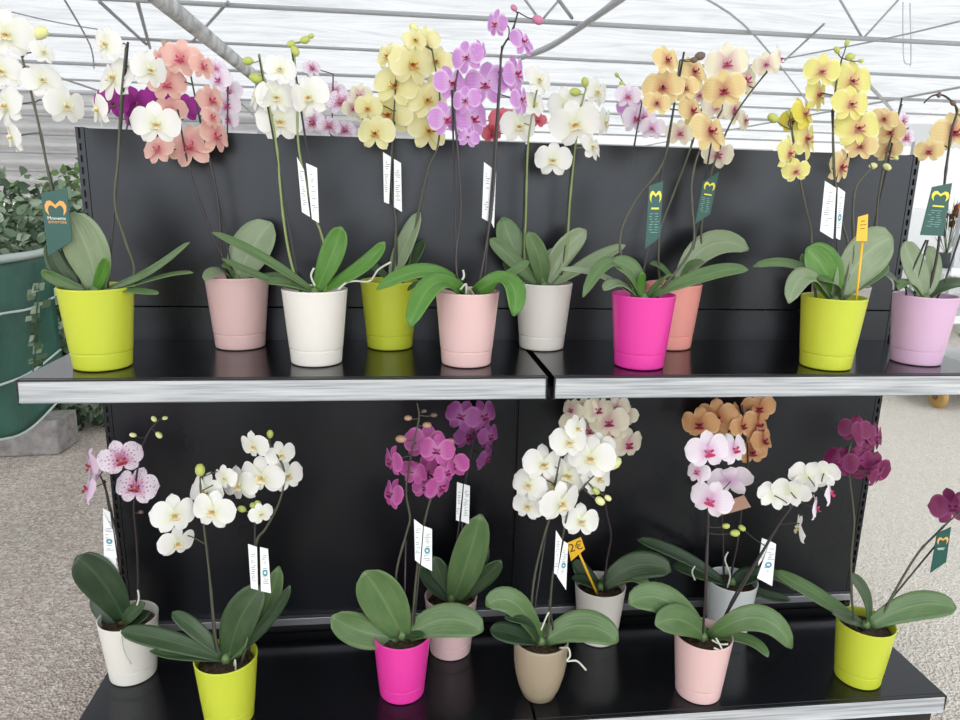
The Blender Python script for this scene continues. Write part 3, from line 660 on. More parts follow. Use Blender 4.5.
c = pot_at(696, 705, Z0)
r = orchid('pale pink pot right of the taupe pot on the lower shelf, blush white orchids', c.x, c.y, Z0, 'pink', kind='blush', group=GL, fy=.0,
  spikes=[[(705, 600), (706, 560), (708, 520), (706, 480), (712, 450)], [(722, 622), (738, 590, -.02), (762, 552, -.04), (782, 520, -.05), (800, 498, -.055), (822, 485, -.06), (832, 484, -.06)]], stakes=[((722, 622), (817, 460)), ((706, 605), (709, 500))], stem=M_sdark,
  flowers=[(708, 451, 40), (734, 449, 32, None, 20), (730, 480, 40, 'blush', 165), (711, 500, 38), (698, 472, 24, None, -60),
           (774, 495, 30, 'white', 160, -.06), (791, 491, 34, 'white', 150, -.075), (808, 476, 34, 'white', 155, -.06), (824, 473, 28, 'white', 140, -.075), (799, 529, 28, 'white', -110, -.06), (816, 508, 26, None, 55, -.06), (830, 493, 26, None, 50, -.075)],
  buds=[(726, 526, 3.5), (735, 533, 4.5), (742, 528, 3.5)],
  leaves=[(((707, 630), (664, 600), (629, 604)), 28, -.03, (-.1, -.8, .6), 'mid'), (((706, 633), (680, 620), (655, 625)), 28, -.07, (0, -.85, .55), 'mid'),
          (((716, 634), (758, 618), (792, 648)), 25, -.06, (.1, -.8, .6), 'mid', -.05), (((720, 638), (748, 640), (768, 657)), 12, -.07, UPW, 'mid')],
  roots=[[(712, 640, -.04), (720, 644, -.05), (728, 644, -.06)], [(716, 638, -.05), (722, 650, -.06), (714, 648, -.06)]])
whitetag(r, [(762, 538), (770, 541), (762, 560), (758, 566)], [(770, 541), (776, 544), (772, 586), (757, 578)], c.y+.02)

c = pot_at(725, 641, Z0)
r = orchid('grey white pot behind the blush orchid, with orange orchids and a kraft tag', c.x, c.y, Z0, 'grey', kind='orange', group=GL, fy=.0,
  spikes=[[(732, 570), (737, 545), (741, 515), (744, 490), (748, 455), (742, 405)], [(724, 575), (722, 520), (716, 470), (712, 430)]], stem=M_sdark,
  flowers=[(700, 424, 34, None, -40), (717, 417, 36, None, -30), (733, 416, 28, None, 30), (742, 426, 26), (757, 426, 40), (759, 408, 30), (763, 441, 30, None, 30), (752, 452, 28), (712, 432, 26)],
  buds=[(709, 436, 4), (732, 434, 4)],
  leaves=[(((718, 582), (680, 555), (637, 540)), 14, .0, (0, -.6, .8), 'deep'), (((740, 585), (768, 574), (795, 590)), 14, .02, UPW, 'dark'),
          (((742, 588), (765, 594), (790, 600)), 12, -.02, UPW, 'deep'), (((722, 586), (700, 573), (672, 566)), 16, .02, UPW, 'dark'), (((732, 586), (745, 577), (760, 575)), 18, -.01, UPW, 'deep')],
  roots=[[(727, 588), (730, 575), (725, 560), (728, 552)], [(695, 580), (692, 572), (695, 566)], [(748, 615), (755, 612), (758, 606)]])
tagstrip(r, [(722, 503), (744, 495), (751, 507), (719, 516)], c.y-.02, M_kraft, 'none', name='kraft_tag')

c = pot_at(855, 689, Z0)
r = orchid('lime green pot at the right end of the lower shelf with dark wine purple orchids', c.x, c.y, Z0, 'lime', kind='wine', group=GL, fy=.0,
  spikes=[[(852, 600), (851, 560), (854, 520), (850, 482), (848, 455), (858, 425)], [(890, 600), (916, 556), (936, 534), (954, 517), (966, 508)]], stakes=[((887, 604), (950, 528)), ], stem=M_stem,
  flowers=[(864, 435, 38), (876, 438, 30, None, 30), (864, 450, 34), (855, 430, 28), (840, 462, 30, None, -55), (870, 469, 36), (878, 476, 26, None, 30), (858, 460, 28), (951, 507, 36, None, -10), (975, 500, 36)],
  leaves=[(((862, 626), (818, 596), (773, 571)), 17, .12, (0, -.6, .8), 'mid'), (((866, 626), (866, 597), (849, 574)), 15, .01, (.6, -1, .2), 'dark'),
          (((872, 625), (915, 606), (956, 608)), 26, -.03, (0, -.8, .6), 'mid'), (((864, 628), (846, 618), (832, 614)), 13, -.03, UPW, 'dark')])
tagstrip(r, [(937, 533), (951, 527), (946, 562), (930, 573)], c.y-.02, M_tagg, 'green_plain')

# ===== plants standing on the far side of the shelving (their blooms show over the panel top)
def backorchid(label, u, kind, flowers, y=.24, pot='white', top=45, buds=()):
    q = ony(u, 300, y)
    ft = min(f[1] for f in flowers)
    orchid(label, q.x, y, Z1, pot, kind=kind, group=GB, fy=0,
      spikes=[[(u, 230), (u+1, 170), (sum(f[0] for f in flowers)/len(flowers)+4, ft+6)]], flowers=flowers, buds=buds, stem=M_sdark,
      leaves=[(((u, 300), (u-25, 262), (u-48, 268)), 26, .02, UPW, 'mid'), (((u, 300), (u+25, 262), (u+46, 270)), 26, -.02, UPW, 'mid'), (((u, 300), (u+6, 262), (u+14, 240)), 22, .03, FV, 'mid')])
backorchid('orchid with fuchsia flowers behind the panel, leftmost of two that are fuchsia', 118, 'fuchsia', [(111, 103, 30), (136, 103, 32), (134, 118, 24)])
backorchid('orchid with fuchsia flowers behind the salmon blooms, partly hidden', 178, 'fuchsia', [(161, 97, 28), (185, 108, 28)], y=.16)
backorchid('blush white orchid behind the panel right of the salmon flowers', 226, 'blush', [(219, 80, 26), (226, 105, 28), (230, 92, 24), (216, 68, 22), (229, 120, 22)], y=.3)
backorchid('small spotted pink orchid behind the panel between white and yellow flowers', 330, 'spotted', [(341, 102, 28), (312, 68, 18), (313, 122, 24), (329, 126, 22), (345, 130, 20), (335, 92, 20)], y=.3)
backorchid('small cream orchid behind the panel left of the pale yellow flowers', 361, 'cream', [(360, 96, 24), (353, 108, 20), (364, 114, 20)], y=.16)
backorchid('coral pink orchid behind the panel under the orchid pink flowers', 505, 'coral', [(503, 119, 26), (492, 134, 22), (538, 120, 16)], y=.24)
backorchid('small pink and white orchid behind the panel, left of the orange yellow flowers', 630, 'blush', [(628, 96, 24), (635, 118, 30), (631, 108, 26, 'orchid'), (652, 128, 24), (644, 116, 22)], y=.22, buds=[(617, 75, 2.5), (622, 84, 3)])
backorchid('small rusty spotted orchid behind the panel near its right end', 846, 'spotted', [(903, 122, 20), (906, 138, 18)], y=.15)

# ------------------------------------------------------------------ shelving unit
def glossy_black(name, col, rough, scale=3):
    M = mat(name, col, rough, spec=.5); t = NT(M); tc = t.n('ShaderNodeTexCoord')
    n1 = t.n('ShaderNodeTexNoise'); n1.inputs['Scale'].default_value = scale; n1.inputs['Detail'].default_value = 4; t.l(tc.outputs['Object'], n1.inputs['Vector'])
    b_ = t.b; b_.inputs['Specular Tint'].default_value = (.86, .92, 1, 1)
    t.l(t.ramp(n1.outputs[0], [(.3, BW(rough*.8)), (.7, BW(rough*1.2))]), t.b.inputs['Roughness'])
    n2 = t.n('ShaderNodeTexNoise'); n2.inputs['Scale'].default_value = 400; t.l(tc.outputs['Object'], n2.inputs['Vector']); t.bump(n2.outputs[0], .04, .001)
    return M
M_panel_ = None; M_panel = glossy_black('panel_anthracite', '#07070b', .3); M_deck = glossy_black('shelf_deck_black', '#121215', .17)
M_black = mat('metal_black', '#161618', .35)
def rail_mat():
    M = mat('price_rail_plastic', '#b9bbbc', .25, spec=.6); t = NT(M); tc = t.n('ShaderNodeTexCoord')
    mp = t.n('ShaderNodeMapping'); mp.inputs['Scale'].default_value = (2.5, 1, 90); t.l(tc.outputs['Object'], mp.inputs[0])
    n = t.n('ShaderNodeTexNoise'); n.inputs['Scale'].default_value = 2; n.inputs['Detail'].default_value = 5; t.l(mp.outputs[0], n.inputs['Vector'])
    t.l(t.ramp(n.outputs[0], [(.3, lin('#86898d')), (.5, lin('#a9acae')), (.72, lin('#c6c8c9'))]), t.b.inputs['Base Color']); return M
M_rail = rail_mat(); M_raile = mat('price_rail_lip', '#dfe1e1', .2)
G = empty('shelving_unit', (1, 0, -.15), 'black two-tier metal shelving with a tall back panel and silver price rails, holding the orchids', 'shelving')
ZT, ZS = 1.2626, .8698
for i in range(2):
    x0, x1 = i+.004, i+.996
    for z0, z1 in ((ZS+.0012, ZT), (.045, ZS-.0012)):
        b = MB(); b.box((x0+.014 if i == 0 else x0, 0, z0), (x1-.014 if i == 1 else x1, .012, z1)); bevel(b.build('back_panel', M_panel, G, smooth=False), .0012)
        b = MB(); b.box((x0, .052, z0), (x1, .064, z1)); bevel(b.build('back_panel', M_panel, G, smooth=False), .0012)
for x in (0, 1, 2):
    b = MB(); xa, xb = x-.014, x+.014
    if x == 1: b.box((xa, .014, -.15), (xb, .050, ZT-.004))
    else:
        # upright with punched slots down its front
        s = 1 if x == 0 else -1; xo = x; xi = x+.018*s
        lo, hi = min(xo, xi), max(xo, xi)
        b.box((lo, .004, -.15), (hi, .058, ZT+.002))
        b.box((lo, -.001, -.15), (lo+.006, .004, ZT+.002)); b.box((hi-.006, -.001, -.15), (hi, .004, ZT+.002))
        z = -.12
        while z < ZT-.01:
            b.box((lo+.006, -.001, z), (hi-.006, .004, z+.010)); z += .025
    b.build('upright', M_panel if x != 1 else M_black, G, smooth=False)
D1, D0 = .355, .3696
def deck(x0, x1, z, d, back=False, rail=True):
    s = 1 if not back else -1; y0 = 0 if not back else .064
    b = MB(); ys = sorted((y0, y0 - s*d)); b.box((x0, ys[0], z-.028), (x1, ys[1], z)); o = bevel(b.build('shelf_deck', M_deck, G, smooth=False), .0015)
    if rail and not back:
        # price rail hooked on the front: sloped face with a lip top and bottom
        y = -d; b = MB(); prof = [(y-.001, z-.001), (y-.006, z-.001), (y-.009, z-.006), (y-.011, z-.038), (y-.014, z-.043), (y-.011, z-.0455), (y-.001, z-.044)]
        xa, xb = x0+.003, x1-.003; vs = [(xa, *p) for p in prof]+[(xb, *p) for p in prof]; n = len(prof)
        b.add(vs, [(i, (i+1) % n, n+(i+1) % n, n+i) for i in range(n)]+[tuple(range(n-1, -1, -1)), tuple(range(n, 2*n))]); b.build('price_rail', M_rail, o, smooth=False)
        b = MB(); b.box((xa, y-.0085, z-.0045), (xb, y-.001, z-.0008)); b.build('rail_edge', M_black, o, smooth=False)
        for xx in (x0, x1-.003):
            b = MB(); b.box((xx, y-.011, z-.048), (xx+.003, y+.02, z-.0005)); b.build('end_cap', M_black, o, smooth=False)
    return o
for i in range(2):
    deck(i if i == 0 else i+.007, i+.993 if i == 0 else i+1, Z1, D1)
    deck(i if i == 0 else i+.003, i+.997 if i == 0 else i+1, Z0, D0)
    deck(i+.004, i+.996, Z1, .34, back=True); deck(i+.004, i+.996, Z0, .36, back=True)
    for z, dd in ((Z1, D1),):
        for xx in (i+.018, i+.970):
            b = MB(); vs = [(xx, 0, z-.029), (xx, -dd*.85, z-.029), (xx, -dd*.85, z-.045), (xx, 0, z-.10)]; vs += [(x+.004, y, q) for x, y, q in vs]
            b.add(vs, [(0,1,2,3),(7,6,5,4),(0,4,5,1),(1,5,6,2),(2,6,7,3),(3,7,4,0)]); b.build('bracket', M_black, G, smooth=False)
    # kick board and base frame under the lowest shelf
    b = MB(); b.box((i+.004, -D0+.02, -.15), (i+.996, -D0+.035, -.03)); b.build('kick_board', M_black, G, smooth=False)
    b = MB(); b.box((i+.006, -.018, .032), (i+.994, -.0005, .052)); bevel(b.build('bottom_strip', mat('strip_grey_metal', '#a4a4a8', .38, metal=.9), G, smooth=False), .001)
    b = MB(); b.box((i+.006, .010, -.027), (i+.994, .014, .045)); b.build('lower_board', M_black, G, smooth=False)
for x in (0.012, 1.988):
    b = MB(); b.box((x-.008, -D0+.036, -.15), (x+.008, .3, -.03)); b.build('base_foot', M_black, G, smooth=False)

# ------------------------------------------------------------------ ground
def gravel():
    M = mat('gravel', '#b3a598', .9); t = NT(M); tc = t.n('ShaderNodeTexCoord')
    v = t.n('ShaderNodeTexVoronoi'); v.inputs['Scale'].default_value = 120; t.l(tc.outputs['Object'], v.inputs['Vector'])
    v2 = t.n('ShaderNodeTexVoronoi'); v2.inputs['Scale'].default_value = 55; t.l(tc.outputs['Object'], v2.inputs['Vector'])
    n = t.n('ShaderNodeTexNoise'); n.inputs['Scale'].default_value = 1.3; n.inputs['Detail'].default_value = 6; t.l(tc.outputs['Object'], n.inputs['Vector'])
    sp = t.n('ShaderNodeSeparateColor'); t.l(v.outputs['Color'], sp.inputs[0])
    c = t.ramp(sp.outputs[0], [(0, lin('#a2948a')), (.35, lin('#bdafa4')), (.75, lin('#cfc3b8')), (1, lin('#ece4da'))])
    c = t.mix(t.ramp(n.outputs[0], [(.35, BW(0)), (.7, BW(.45))]), c, lin('#bfaea1'))
    s2 = t.n('ShaderNodeSeparateColor'); t.l(v2.outputs['Color'], s2.inputs[0])
    c = t.mix(t.ramp(s2.outputs[1], [(.86, BW(0)), (.9, BW(.5))]), c, lin('#ddd6cd'))
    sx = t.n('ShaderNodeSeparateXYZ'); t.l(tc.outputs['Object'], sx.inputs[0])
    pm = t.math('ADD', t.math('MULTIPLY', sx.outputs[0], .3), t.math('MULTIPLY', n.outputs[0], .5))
    c = t.mix(t.ramp(pm, [(.55, BW(0)), (1.0, BW(.72))]), c, lin('#f3ede0'))  # stronger light on the right-hand ground, painted into the gravel colour
    t.l(c, t.b.inputs['Base Color'])
    h = t.math('ADD', v.outputs['Distance'], t.math('MULTIPLY', v2.outputs['Distance'], .8)); t.bump(h, .8, .012); return M
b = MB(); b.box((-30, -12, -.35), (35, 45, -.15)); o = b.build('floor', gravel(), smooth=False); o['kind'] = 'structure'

# ------------------------------------------------------------------ greenhouse roof
def film(name='roof_film', k=1.0):
    M = bpy.data.materials.new(name); M.use_nodes = True; t = NT(M); nt = M.node_tree
    tc = t.n('ShaderNodeTexCoord'); mp = t.n('ShaderNodeMapping'); mp.inputs['Scale'].default_value = (.9, 5, 1); mp.inputs['Rotation'].default_value = (0, 0, .12)
    t.l(tc.outputs['Object'], mp.inputs[0])
    n = t.n('ShaderNodeTexNoise'); n.inputs['Scale'].default_value = 1.2; n.inputs['Detail'].default_value = 7; n.inputs['Distortion'].default_value = .6; t.l(mp.outputs[0], n.inputs['Vector'])
    w = t.n('ShaderNodeTexNoise'); w.noise_type = 'RIDGED_MULTIFRACTAL' if hasattr(w, 'noise_type') else w.noise_type
    w.inputs['Scale'].default_value = .9; w.inputs['Detail'].default_value = 5; t.l(mp.outputs[0], w.inputs['Vector'])
    c = t.ramp(n.outputs[0], [(.32, BW(.50*k)), (.5, BW(.57*k)), (.68, BW(.62*k))])
    c = t.mix(t.ramp(w.outputs[0], [(.55, BW(0)), (1.0, BW(.45))]), c, (.32, .32, .34, 1))
    tr = t.n('ShaderNodeBsdfTranslucent'); t.l(c, tr.inputs[0]); df = t.n('ShaderNodeBsdfDiffuse'); t.l(c, df.inputs[0])
    bp = t.n('ShaderNodeBump'); bp.inputs['Strength'].default_value = .5; bp.inputs['Distance'].default_value = .1; t.l(n.outputs[0], bp.inputs['Height'])
    t.l(bp.outputs[0], tr.inputs['Normal']); t.l(bp.outputs[0], df.inputs['Normal'])
    mx = t.n('ShaderNodeMixShader'); mx.inputs[0].default_value = .25; t.l(tr.outputs[0], mx.inputs[1]); t.l(df.outputs[0], mx.inputs[2])
    t.l(mx.outputs[0], nt.nodes['Material Output'].inputs[0]); return M
FILM = film()
ZR = 3.75
b = MB()
def rf(u, v):
    x = -14+30*u; y = -6+35*v
    return (x, y, ZR + .10*math.sin(x*.9)*math.sin(y*2.6) - .05*abs(math.sin(y*1.4)))
b.grid(rf, 60, 110); o = b.build('ceiling', FILM); o['kind'] = 'structure'
M_galv = mat('galvanised_tube', '#a9acaf', .45, metal=.1); M_gut = mat('gutter_grey', '#b4b6b7', .6)
_t = NT(M_gut); _n = _t.n('ShaderNodeTexNoise'); _n.inputs['Scale'].default_value = 5; _n.inputs['Detail'].default_value = 7; _tc = _t.n('ShaderNodeTexCoord'); _t.l(_tc.outputs['Object'], _n.inputs['Vector'])
_t.l(_t.ramp(_n.outputs[0], [(.35, lin('#8d8f90')), (.6, lin('#c6c8c8'))]), _t.b.inputs['Base Color'])
tn = [0]
def trim(b, mt=None):
    tn[0] += 1; o = b.build('trim_%d' % tn[0], mt or M_galv); o['kind'] = 'structure'
ZC = 3.1
yc = onz(700, 30, ZC).y
for k, (dy, r_, web) in enumerate(((0, .030, True), (2.2, .024, False), (4.6, .03, False), (6.6, .022, False), (8.8, .03, False), (11.5, .022, False), (14.5, .03, False), (19, .03, False), (-4, .03, True))):
    y = yc+dy; b = MB(); b.tube([(-13.5, y, ZC), (15.5, y, ZC)], r_, 8)
    if web:
        b.tube([(-13.5, y, ZC+.58), (15.5, y, ZC+.58)], .022, 8)
        x = onz(868, 37, ZC).x - 16 + (1.3 if k else 0)
        while x < 15:
            if x > -13: b.tube([(x, y, ZC), (x+.5, y, ZC+.58)], .014, 6); b.tube([(x, y, ZC), (x-.5, y, ZC+.58)], .014, 6)
            x += 4.0
    trim(b)
for x in (-5.8, 10.5):    # lengthwise purlins
    b = MB(); b.tube([(x, -5.8, ZC+.06), (x, 28, ZC+.06)], .022, 8); trim(b)
b = MB(); b.grid(lambda u, v: (-22+24*u, 21+.25*math.sin(v*40)+.1*math.sin(u*30), .6+3.2*v), 60, 60); o = b.build('wall_left', film('side_film', 1.3)); o['kind'] = 'structure'
for z_ in (1.5, 2.0, 2.5, 3.0): b = MB(); b.tube([(-22, 20.4, z_), (1.8, 20.4, z_)], .05, 8); trim(b)
# gutter beam running away from the aisle, with posts
ga = onz(205, 38, 2.95); b = MB(); gx = ga.x
prof = [(-.13, .12), (-.10, -.06), (-.03, -.10), (.03, -.10), (.10, -.06), (.13, .12), (.10, .12), (.07, -.03), (-.07, -.03), (-.10, .12)]
prof = [(x*.62, z*.7) for x, z in prof]; vs = [(gx+x, -5.8, 2.95+z) for x, z in prof]+[(gx+x, 28, 2.95+z) for x, z in prof]; n = len(prof)
b.add(vs, [(i, (i+1) % n, n+(i+1) % n, n+i) for i in range(n)]+[tuple(range(n-1, -1, -1)), tuple(range(n, 2*n))]); trim(b, M_gut)
for y in (yc+4.6, yc+14.5):
    b = MB(); b.tube([(gx, y, -.15), (gx, y, 2.9)], .05, 10); trim(b)
    b = MB(); b.tube([(gx, y, 2.3), (gx+.9, y, 3.1)], .018, 6); b.tube([(gx, y, 2.3), (gx-.9, y, 3.1)], .018, 6); trim(b)
def skytube(pts, r_, z=ZC):
    b = MB(); b.tube(smooth_pts([onz(u, v, z) for u, v in pts], 5) if len(pts) > 2 else [onz(u, v, z) for u, v in pts], r_, 8); trim(b)
skytube([(520, 58), (548, 48), (585, 24), (640, -14)], .035, ZC-.08)
skytube([(525, 56), (552, 44), (590, 20), (640, -20)], .025, ZC-.03)
skytube([(700, -5), (757, 38), (812, 108)], .012); skytube([(824, 24), (785, 60)], .014); skytube([(735, 68), (870, 42), (965, 20)], .010)
skytube([(868, 84), (890, 108), (905, 128)], .03); skytube([(60, -8), (90, 45), (94, 68)], .012); skytube([(12, 12), (55, 22), (102, 30)], .008)
skytube([(100, 2), (146, 44)], .022); skytube([(137, 0), (150, 48)], .022); skytube([(228, 2), (192, 42)], .018); skytube([(556, -4), (572, 18)], .02)
# hanging wire loop on the right
b = MB(); q = [onz(903, 2, 3.6), ony(903, 30, onz(903, 2, 3.6).y), ony(904, 60, onz(903, 2, 3.6).y), ony(909, 64, onz(903, 2, 3.6).y), ony(911, 60, onz(903, 2, 3.6).y), ony(910, 3, onz(903, 2, 3.6).y)]
b.tube(smooth_pts(q, 4), .008, 6); trim(b, mat('wire_white', '#cfd2d4', .4))

# white film curtain along the far right side and low wall of the bay
b = MB()
def wf(u, v): x = 1.2+14*u; return (x, 6.4+.05*math.sin(x*7), -.15+1.25*v)
M_wfilm = mat('wall_film_white', '#e6e8e8', .5)
b.grid(wf, 120, 6); o = b.build('wall_back', M_wfilm); o['kind'] = 'structure'
# valance of film hanging under the far roof edge on the right
yv = 10.5; xv = ony(893, 130, yv).x
def vf(u, v): x = xv+9*u; return (x, yv+.06*math.sin(x*6), 2.12+.42*v+(.05*abs(math.sin(x*23)) if v == 0 else 0))
b = MB(); b.grid(vf, 200, 6); trim(b, mat('valance_white', '#dcdedf', .6))

# ------------------------------------------------------------------ left side: hedge, tarp, block
def tarp_mat():
    M = mat('green_woven_tarp', '#2c6152', .45); t = NT(M); tc = t.n('ShaderNodeTexCoord')
    n = t.n('ShaderNodeTexNoise'); n.inputs['Scale'].default_value = 3; n.inputs['Detail'].default_value = 5; t.l(tc.outputs['Object'], n.inputs['Vector'])
    t.l(t.ramp(n.outputs[0], [(.3, lin('#234f44')), (.7, lin('#38705f'))]), t.b.inputs['Base Color']); t.bump(n.outputs[0], .5, .05); return M
M_tarp = tarp_mat(); M_cord = mat('tarp_cord', '#c9d6d0', .6)
YT = 1.55
T = empty('green_tarp', ony(20, 430, YT), 'dark green woven tarp hanging as a low side curtain left of the shelving', 'tarp')
topL, topR, botR, botL = ony(-260, 300, YT-1.1), ony(48, 250, YT+.35), ony(66, 400, YT+.35), ony(-200, 560, YT-1.1)
def tf(u, v):
    a = topL.lerp(topR, u); bo = botL.lerp(botR, u); p = a.lerp(bo, v)
    n = Vector((.5, -.8, 0)); return p + n*(.015*math.sin(9*u+2*v)+.012*math.sin(23*u+5*v)) + Vector((0, 0, .03*math.sin(14*u)*v))
b = MB(); b.grid(tf, 40, 14); o = b.build('cloth', M_tarp, T); sm = o.modifiers.new('thick', 'SOLIDIFY'); sm.thickness = .006
b = MB(); b.grid(lambda u, v: tf(u, -.01+.04*v)+Vector((.03, -.05, .0))*math.sin(math.pi*v), 30, 4); o = b.build('folded_hem', mat('tarp_hem_pale', '#a9b5ae', .5), T); sm = o.modifiers.new('thick', 'SOLIDIFY'); sm.thickness = .004
for v0, v1 in ((.36, .30), (.78, .66), (.995, .995)):
    b = MB(); b.tube([tf(i/30, v0+(v1-v0)*i/30+.02*math.sin(i*.5)*(v0 < .9))+Vector((.012, -.02, 0)) for i in range(31)], .0055, 6); b.build('cord', M_cord, T)

def conc():
    M = mat('concrete', '#8f8b8a', .85); t = NT(M); tc = t.n('ShaderNodeTexCoord'); n = t.n('ShaderNodeTexNoise'); n.inputs['Scale'].default_value = 25; n.inputs['Detail'].default_value = 8
    t.l(tc.outputs['Object'], n.inputs['Vector']); t.l(t.ramp(n.outputs[0], [(.3, lin('#7b7675')), (.7, lin('#9d9a98'))]), t.b.inputs['Base Color']); t.bump(n.outputs[0], .4, .01); return M
A = onz(60, 455, -.15); H = ony(57, 421, A.y).z
b = MB(); Lb = Vector((-1, -.08, 0)).normalized()*.62; Db = Vector((.06, 1, 0)).normalized()*.2
a0 = [A, A+Lb, A+Lb+Db, A+Db]; b.add(a0+[Vector((p.x, p.y, H)) for p in a0], [(0,3,2,1),(4,5,6,7),(0,1,5,4),(1,2,6,5),(2,3,7,6),(3,0,4,7)])
bm_ = b.build('concrete_block', conc(), smooth=False); bm_.data.flip_normals(); bevel(bm_, .012, 3); tag(bm_, 'grey concrete block on the gravel weighing down the green tarp', 'block')
def hedge(label, centres, nleaf, mt, sz=.05, name='ivy_hedge', stem_pts=None, seed=3):
    rnd = random.Random(seed); b = MB()
    for _ in range(nleaf):
        cx_, cy_, cz_, rx, ry, rz = rnd.choice(centres)
        while True:
            x, y, z = rnd.uniform(-1, 1), rnd.uniform(-1, 1), rnd.uniform(-1, 1); q = x*x+y*y+z*z
            if q < 1 and (q > .35 or rnd.random() < .3): break
        p = Vector((cx_+x*rx, cy_+y*ry, cz_+z*rz))
        if p.z < -.14: continue
        n = Vector((rnd.uniform(-1, 1), rnd.uniform(-1.2, .2), rnd.uniform(0, 1.2))).normalized(); a = n.orthogonal().normalized(); a.rotate(Matrix.Rotation(rnd.uniform(0, 6.28), 3, n)); c_ = n.cross(a)
        s_ = sz*rnd.uniform(.6, 1.3)
        f = lambda x, y, h=0: p+a*(x*s_)+c_*(y*s_)+n*(h*s_)
        b.add([f(-.6, 0), f(-.25, .42, .1), f(.25, .4, .1), f(.9, 0, -.15), f(.25, -.4, .1), f(-.25, -.42, .1), f(0, 0, -.08)], [(0, 6, 1), (1, 6, 2), (2, 6, 3), (3, 6, 4), (4, 6, 5), (5, 6, 0)])
    if stem_pts is None: return tag(b.build(name, mt), label, 'hedge')
def ivy_mat(name, c1, c2, c3):
    M = mat(name, c1, .45); t = NT(M); g = t.n('ShaderNodeNewGeometry')
    t.l(t.ramp(g.outputs['Random Per Island'], [(0, lin(c1)), (.55, lin(c2)), (1, lin(c3))]), t.b.inputs['Base Color']); return M
M_ivy = ivy_mat('ivy_leaf', '#2c4228', '#5b7355', '#a9b8a2'); M_ivy2 = ivy_mat('hedge_leaf', '#3d5a2c', '#5f7f3c', '#86a266')
h1 = ony(20, 210, 2.4); h2 = ony(75, 300, 2.3); h3 = ony(80, 200, 3.1); h4 = ony(90, 420, 2.6)
hedge('grey green ivy hedge behind the green tarp, left of the shelving', [(h1.x-.3, 2.6, .78, .85, .4, .46), (h1.x+.15, 2.3, .6, .5, .3, .45), (h2.x+.05, 2.25, .4, .33, .25, .6), (h4.x+.05, 2.85, .1, .4, .3, .4), (h1.x-1.2, 2.7, .8, .8, .4, .42)], 11000, M_ivy, .042)
hedge('brighter green shrubs growing behind the ivy, just left of the panel top', [(h3.x-.1, 4.1, .6, .8, .4, .76), (h3.x-1.4, 4.2, .5, .9, .4, .78)], 5200, M_ivy2, .05, name='shrub_row', seed=5)
b = MB(); rnd = random.Random(9)
for _ in range(34):
    u, v = rnd.gauss(36, 5), rnd.uniform(285, 372); p = ony(u, v, 1.5); n = Vector((rnd.uniform(-.5, .8), -1, rnd.uniform(-.2, .7))).normalized(); a = n.orthogonal().normalized(); c_ = n.cross(a); s_ = .022*rnd.uniform(.6, 1.2)
    b.add([p-a*s_, p+c_*s_*.8, p+a*s_*1.2, p-c_*s_*.8], [(0, 1, 2, 3)])
b.tube(smooth_pts([ony(52, 250, 1.56), ony(38, 300, 1.5), ony(36, 345, 1.5), ony(33, 372, 1.5)], 4), .003, 5)
tag(b.build('ivy_trail', M_ivy), 'trailing pale ivy shoot hanging over the front of the green tarp', 'ivy')

# ------------------------------------------------------------------ right side: plant trolley and bright bench goods
M_tw = mat('trolley_zinc', '#b9bdc0', .35, metal=.3); M_tray = mat('tray_white', '#e4e6e7', .45); M_dk = mat('tray_dark', '#4a4d50', .5)
wz = onz(940, 409, -.15); tx0, ty0 = wz.x-.12, wz.y-.03
TR = empty('plant_trolley', (tx0, ty0, -.15), 'metal plant trolley with pale shelves on the gravel at the right edge of the photo', 'trolley')
W_, Dp = 1.35, .57
for z in (.12, .42, .72):
    b = MB(); b.box((tx0, ty0, z), (tx0+W_, ty0+Dp, z+.025)); b.box((tx0, ty0-.006, z), (tx0+W_, ty0, z+.05)); bevel(b.build('shelf', M_tray, TR, smooth=False), .003)
for dx in (.04, W_-.04):
    for dyy in (.03, Dp-.03):
        b = MB(); b.box((tx0+dx-.016, ty0+dyy-.016, -.02), (tx0+dx+.016, ty0+dyy+.016, 1.55)); b.build('post', M_tw, TR, smooth=False)
b = MB(); b.box((tx0, ty0, -.03), (tx0+W_, ty0+Dp, .0)); b.build('base_frame', M_tw, TR, smooth=False)
M_wheel = mat('wheel_tan', '#b08c4e', .5); M_hub = mat('wheel_hub', '#6d5a3a', .5)
for dx in (.12, W_-.12):
    for dyy in (.06, Dp-.06):
        b = MB(); n = 20; c0 = Vector((tx0+dx, ty0+dyy, -.15+.075))
        prof = [(.0, .022), (.055, .022), (.068, .018), (.075, .01), (.075, -.01), (.068, -.018), (.055, -.022), (0, -.022)]
        vs = [(c0.x+h_, c0.y+r_*math.cos(2*math.pi*k/n), c0.z+r_*math.sin(2*math.pi*k/n)) for r_, h_ in prof for k in range(n)]
        b.add(vs, [(i*n+k, i*n+(k+1) % n, (i+1)*n+(k+1) % n, (i+1)*n+k) for i in range(len(prof)-1) for k in range(n)]); w = b.build('wheel', M_wheel, TR)
        b = MB(); b.tube([c0+Vector((-.03, 0, 0)), c0+Vector((.03, 0, 0))], .02, 10); b.box((c0.x-.032, c0.y-.02, c0.z), (c0.x-.026, c0.y+.02, c0.z+.045)); b.box((c0.x+.026, c0.y-.02, c0.z), (c0.x+.032, c0.y+.02, c0.z+.045)); b.build('fork', M_hub, w, smooth=False)
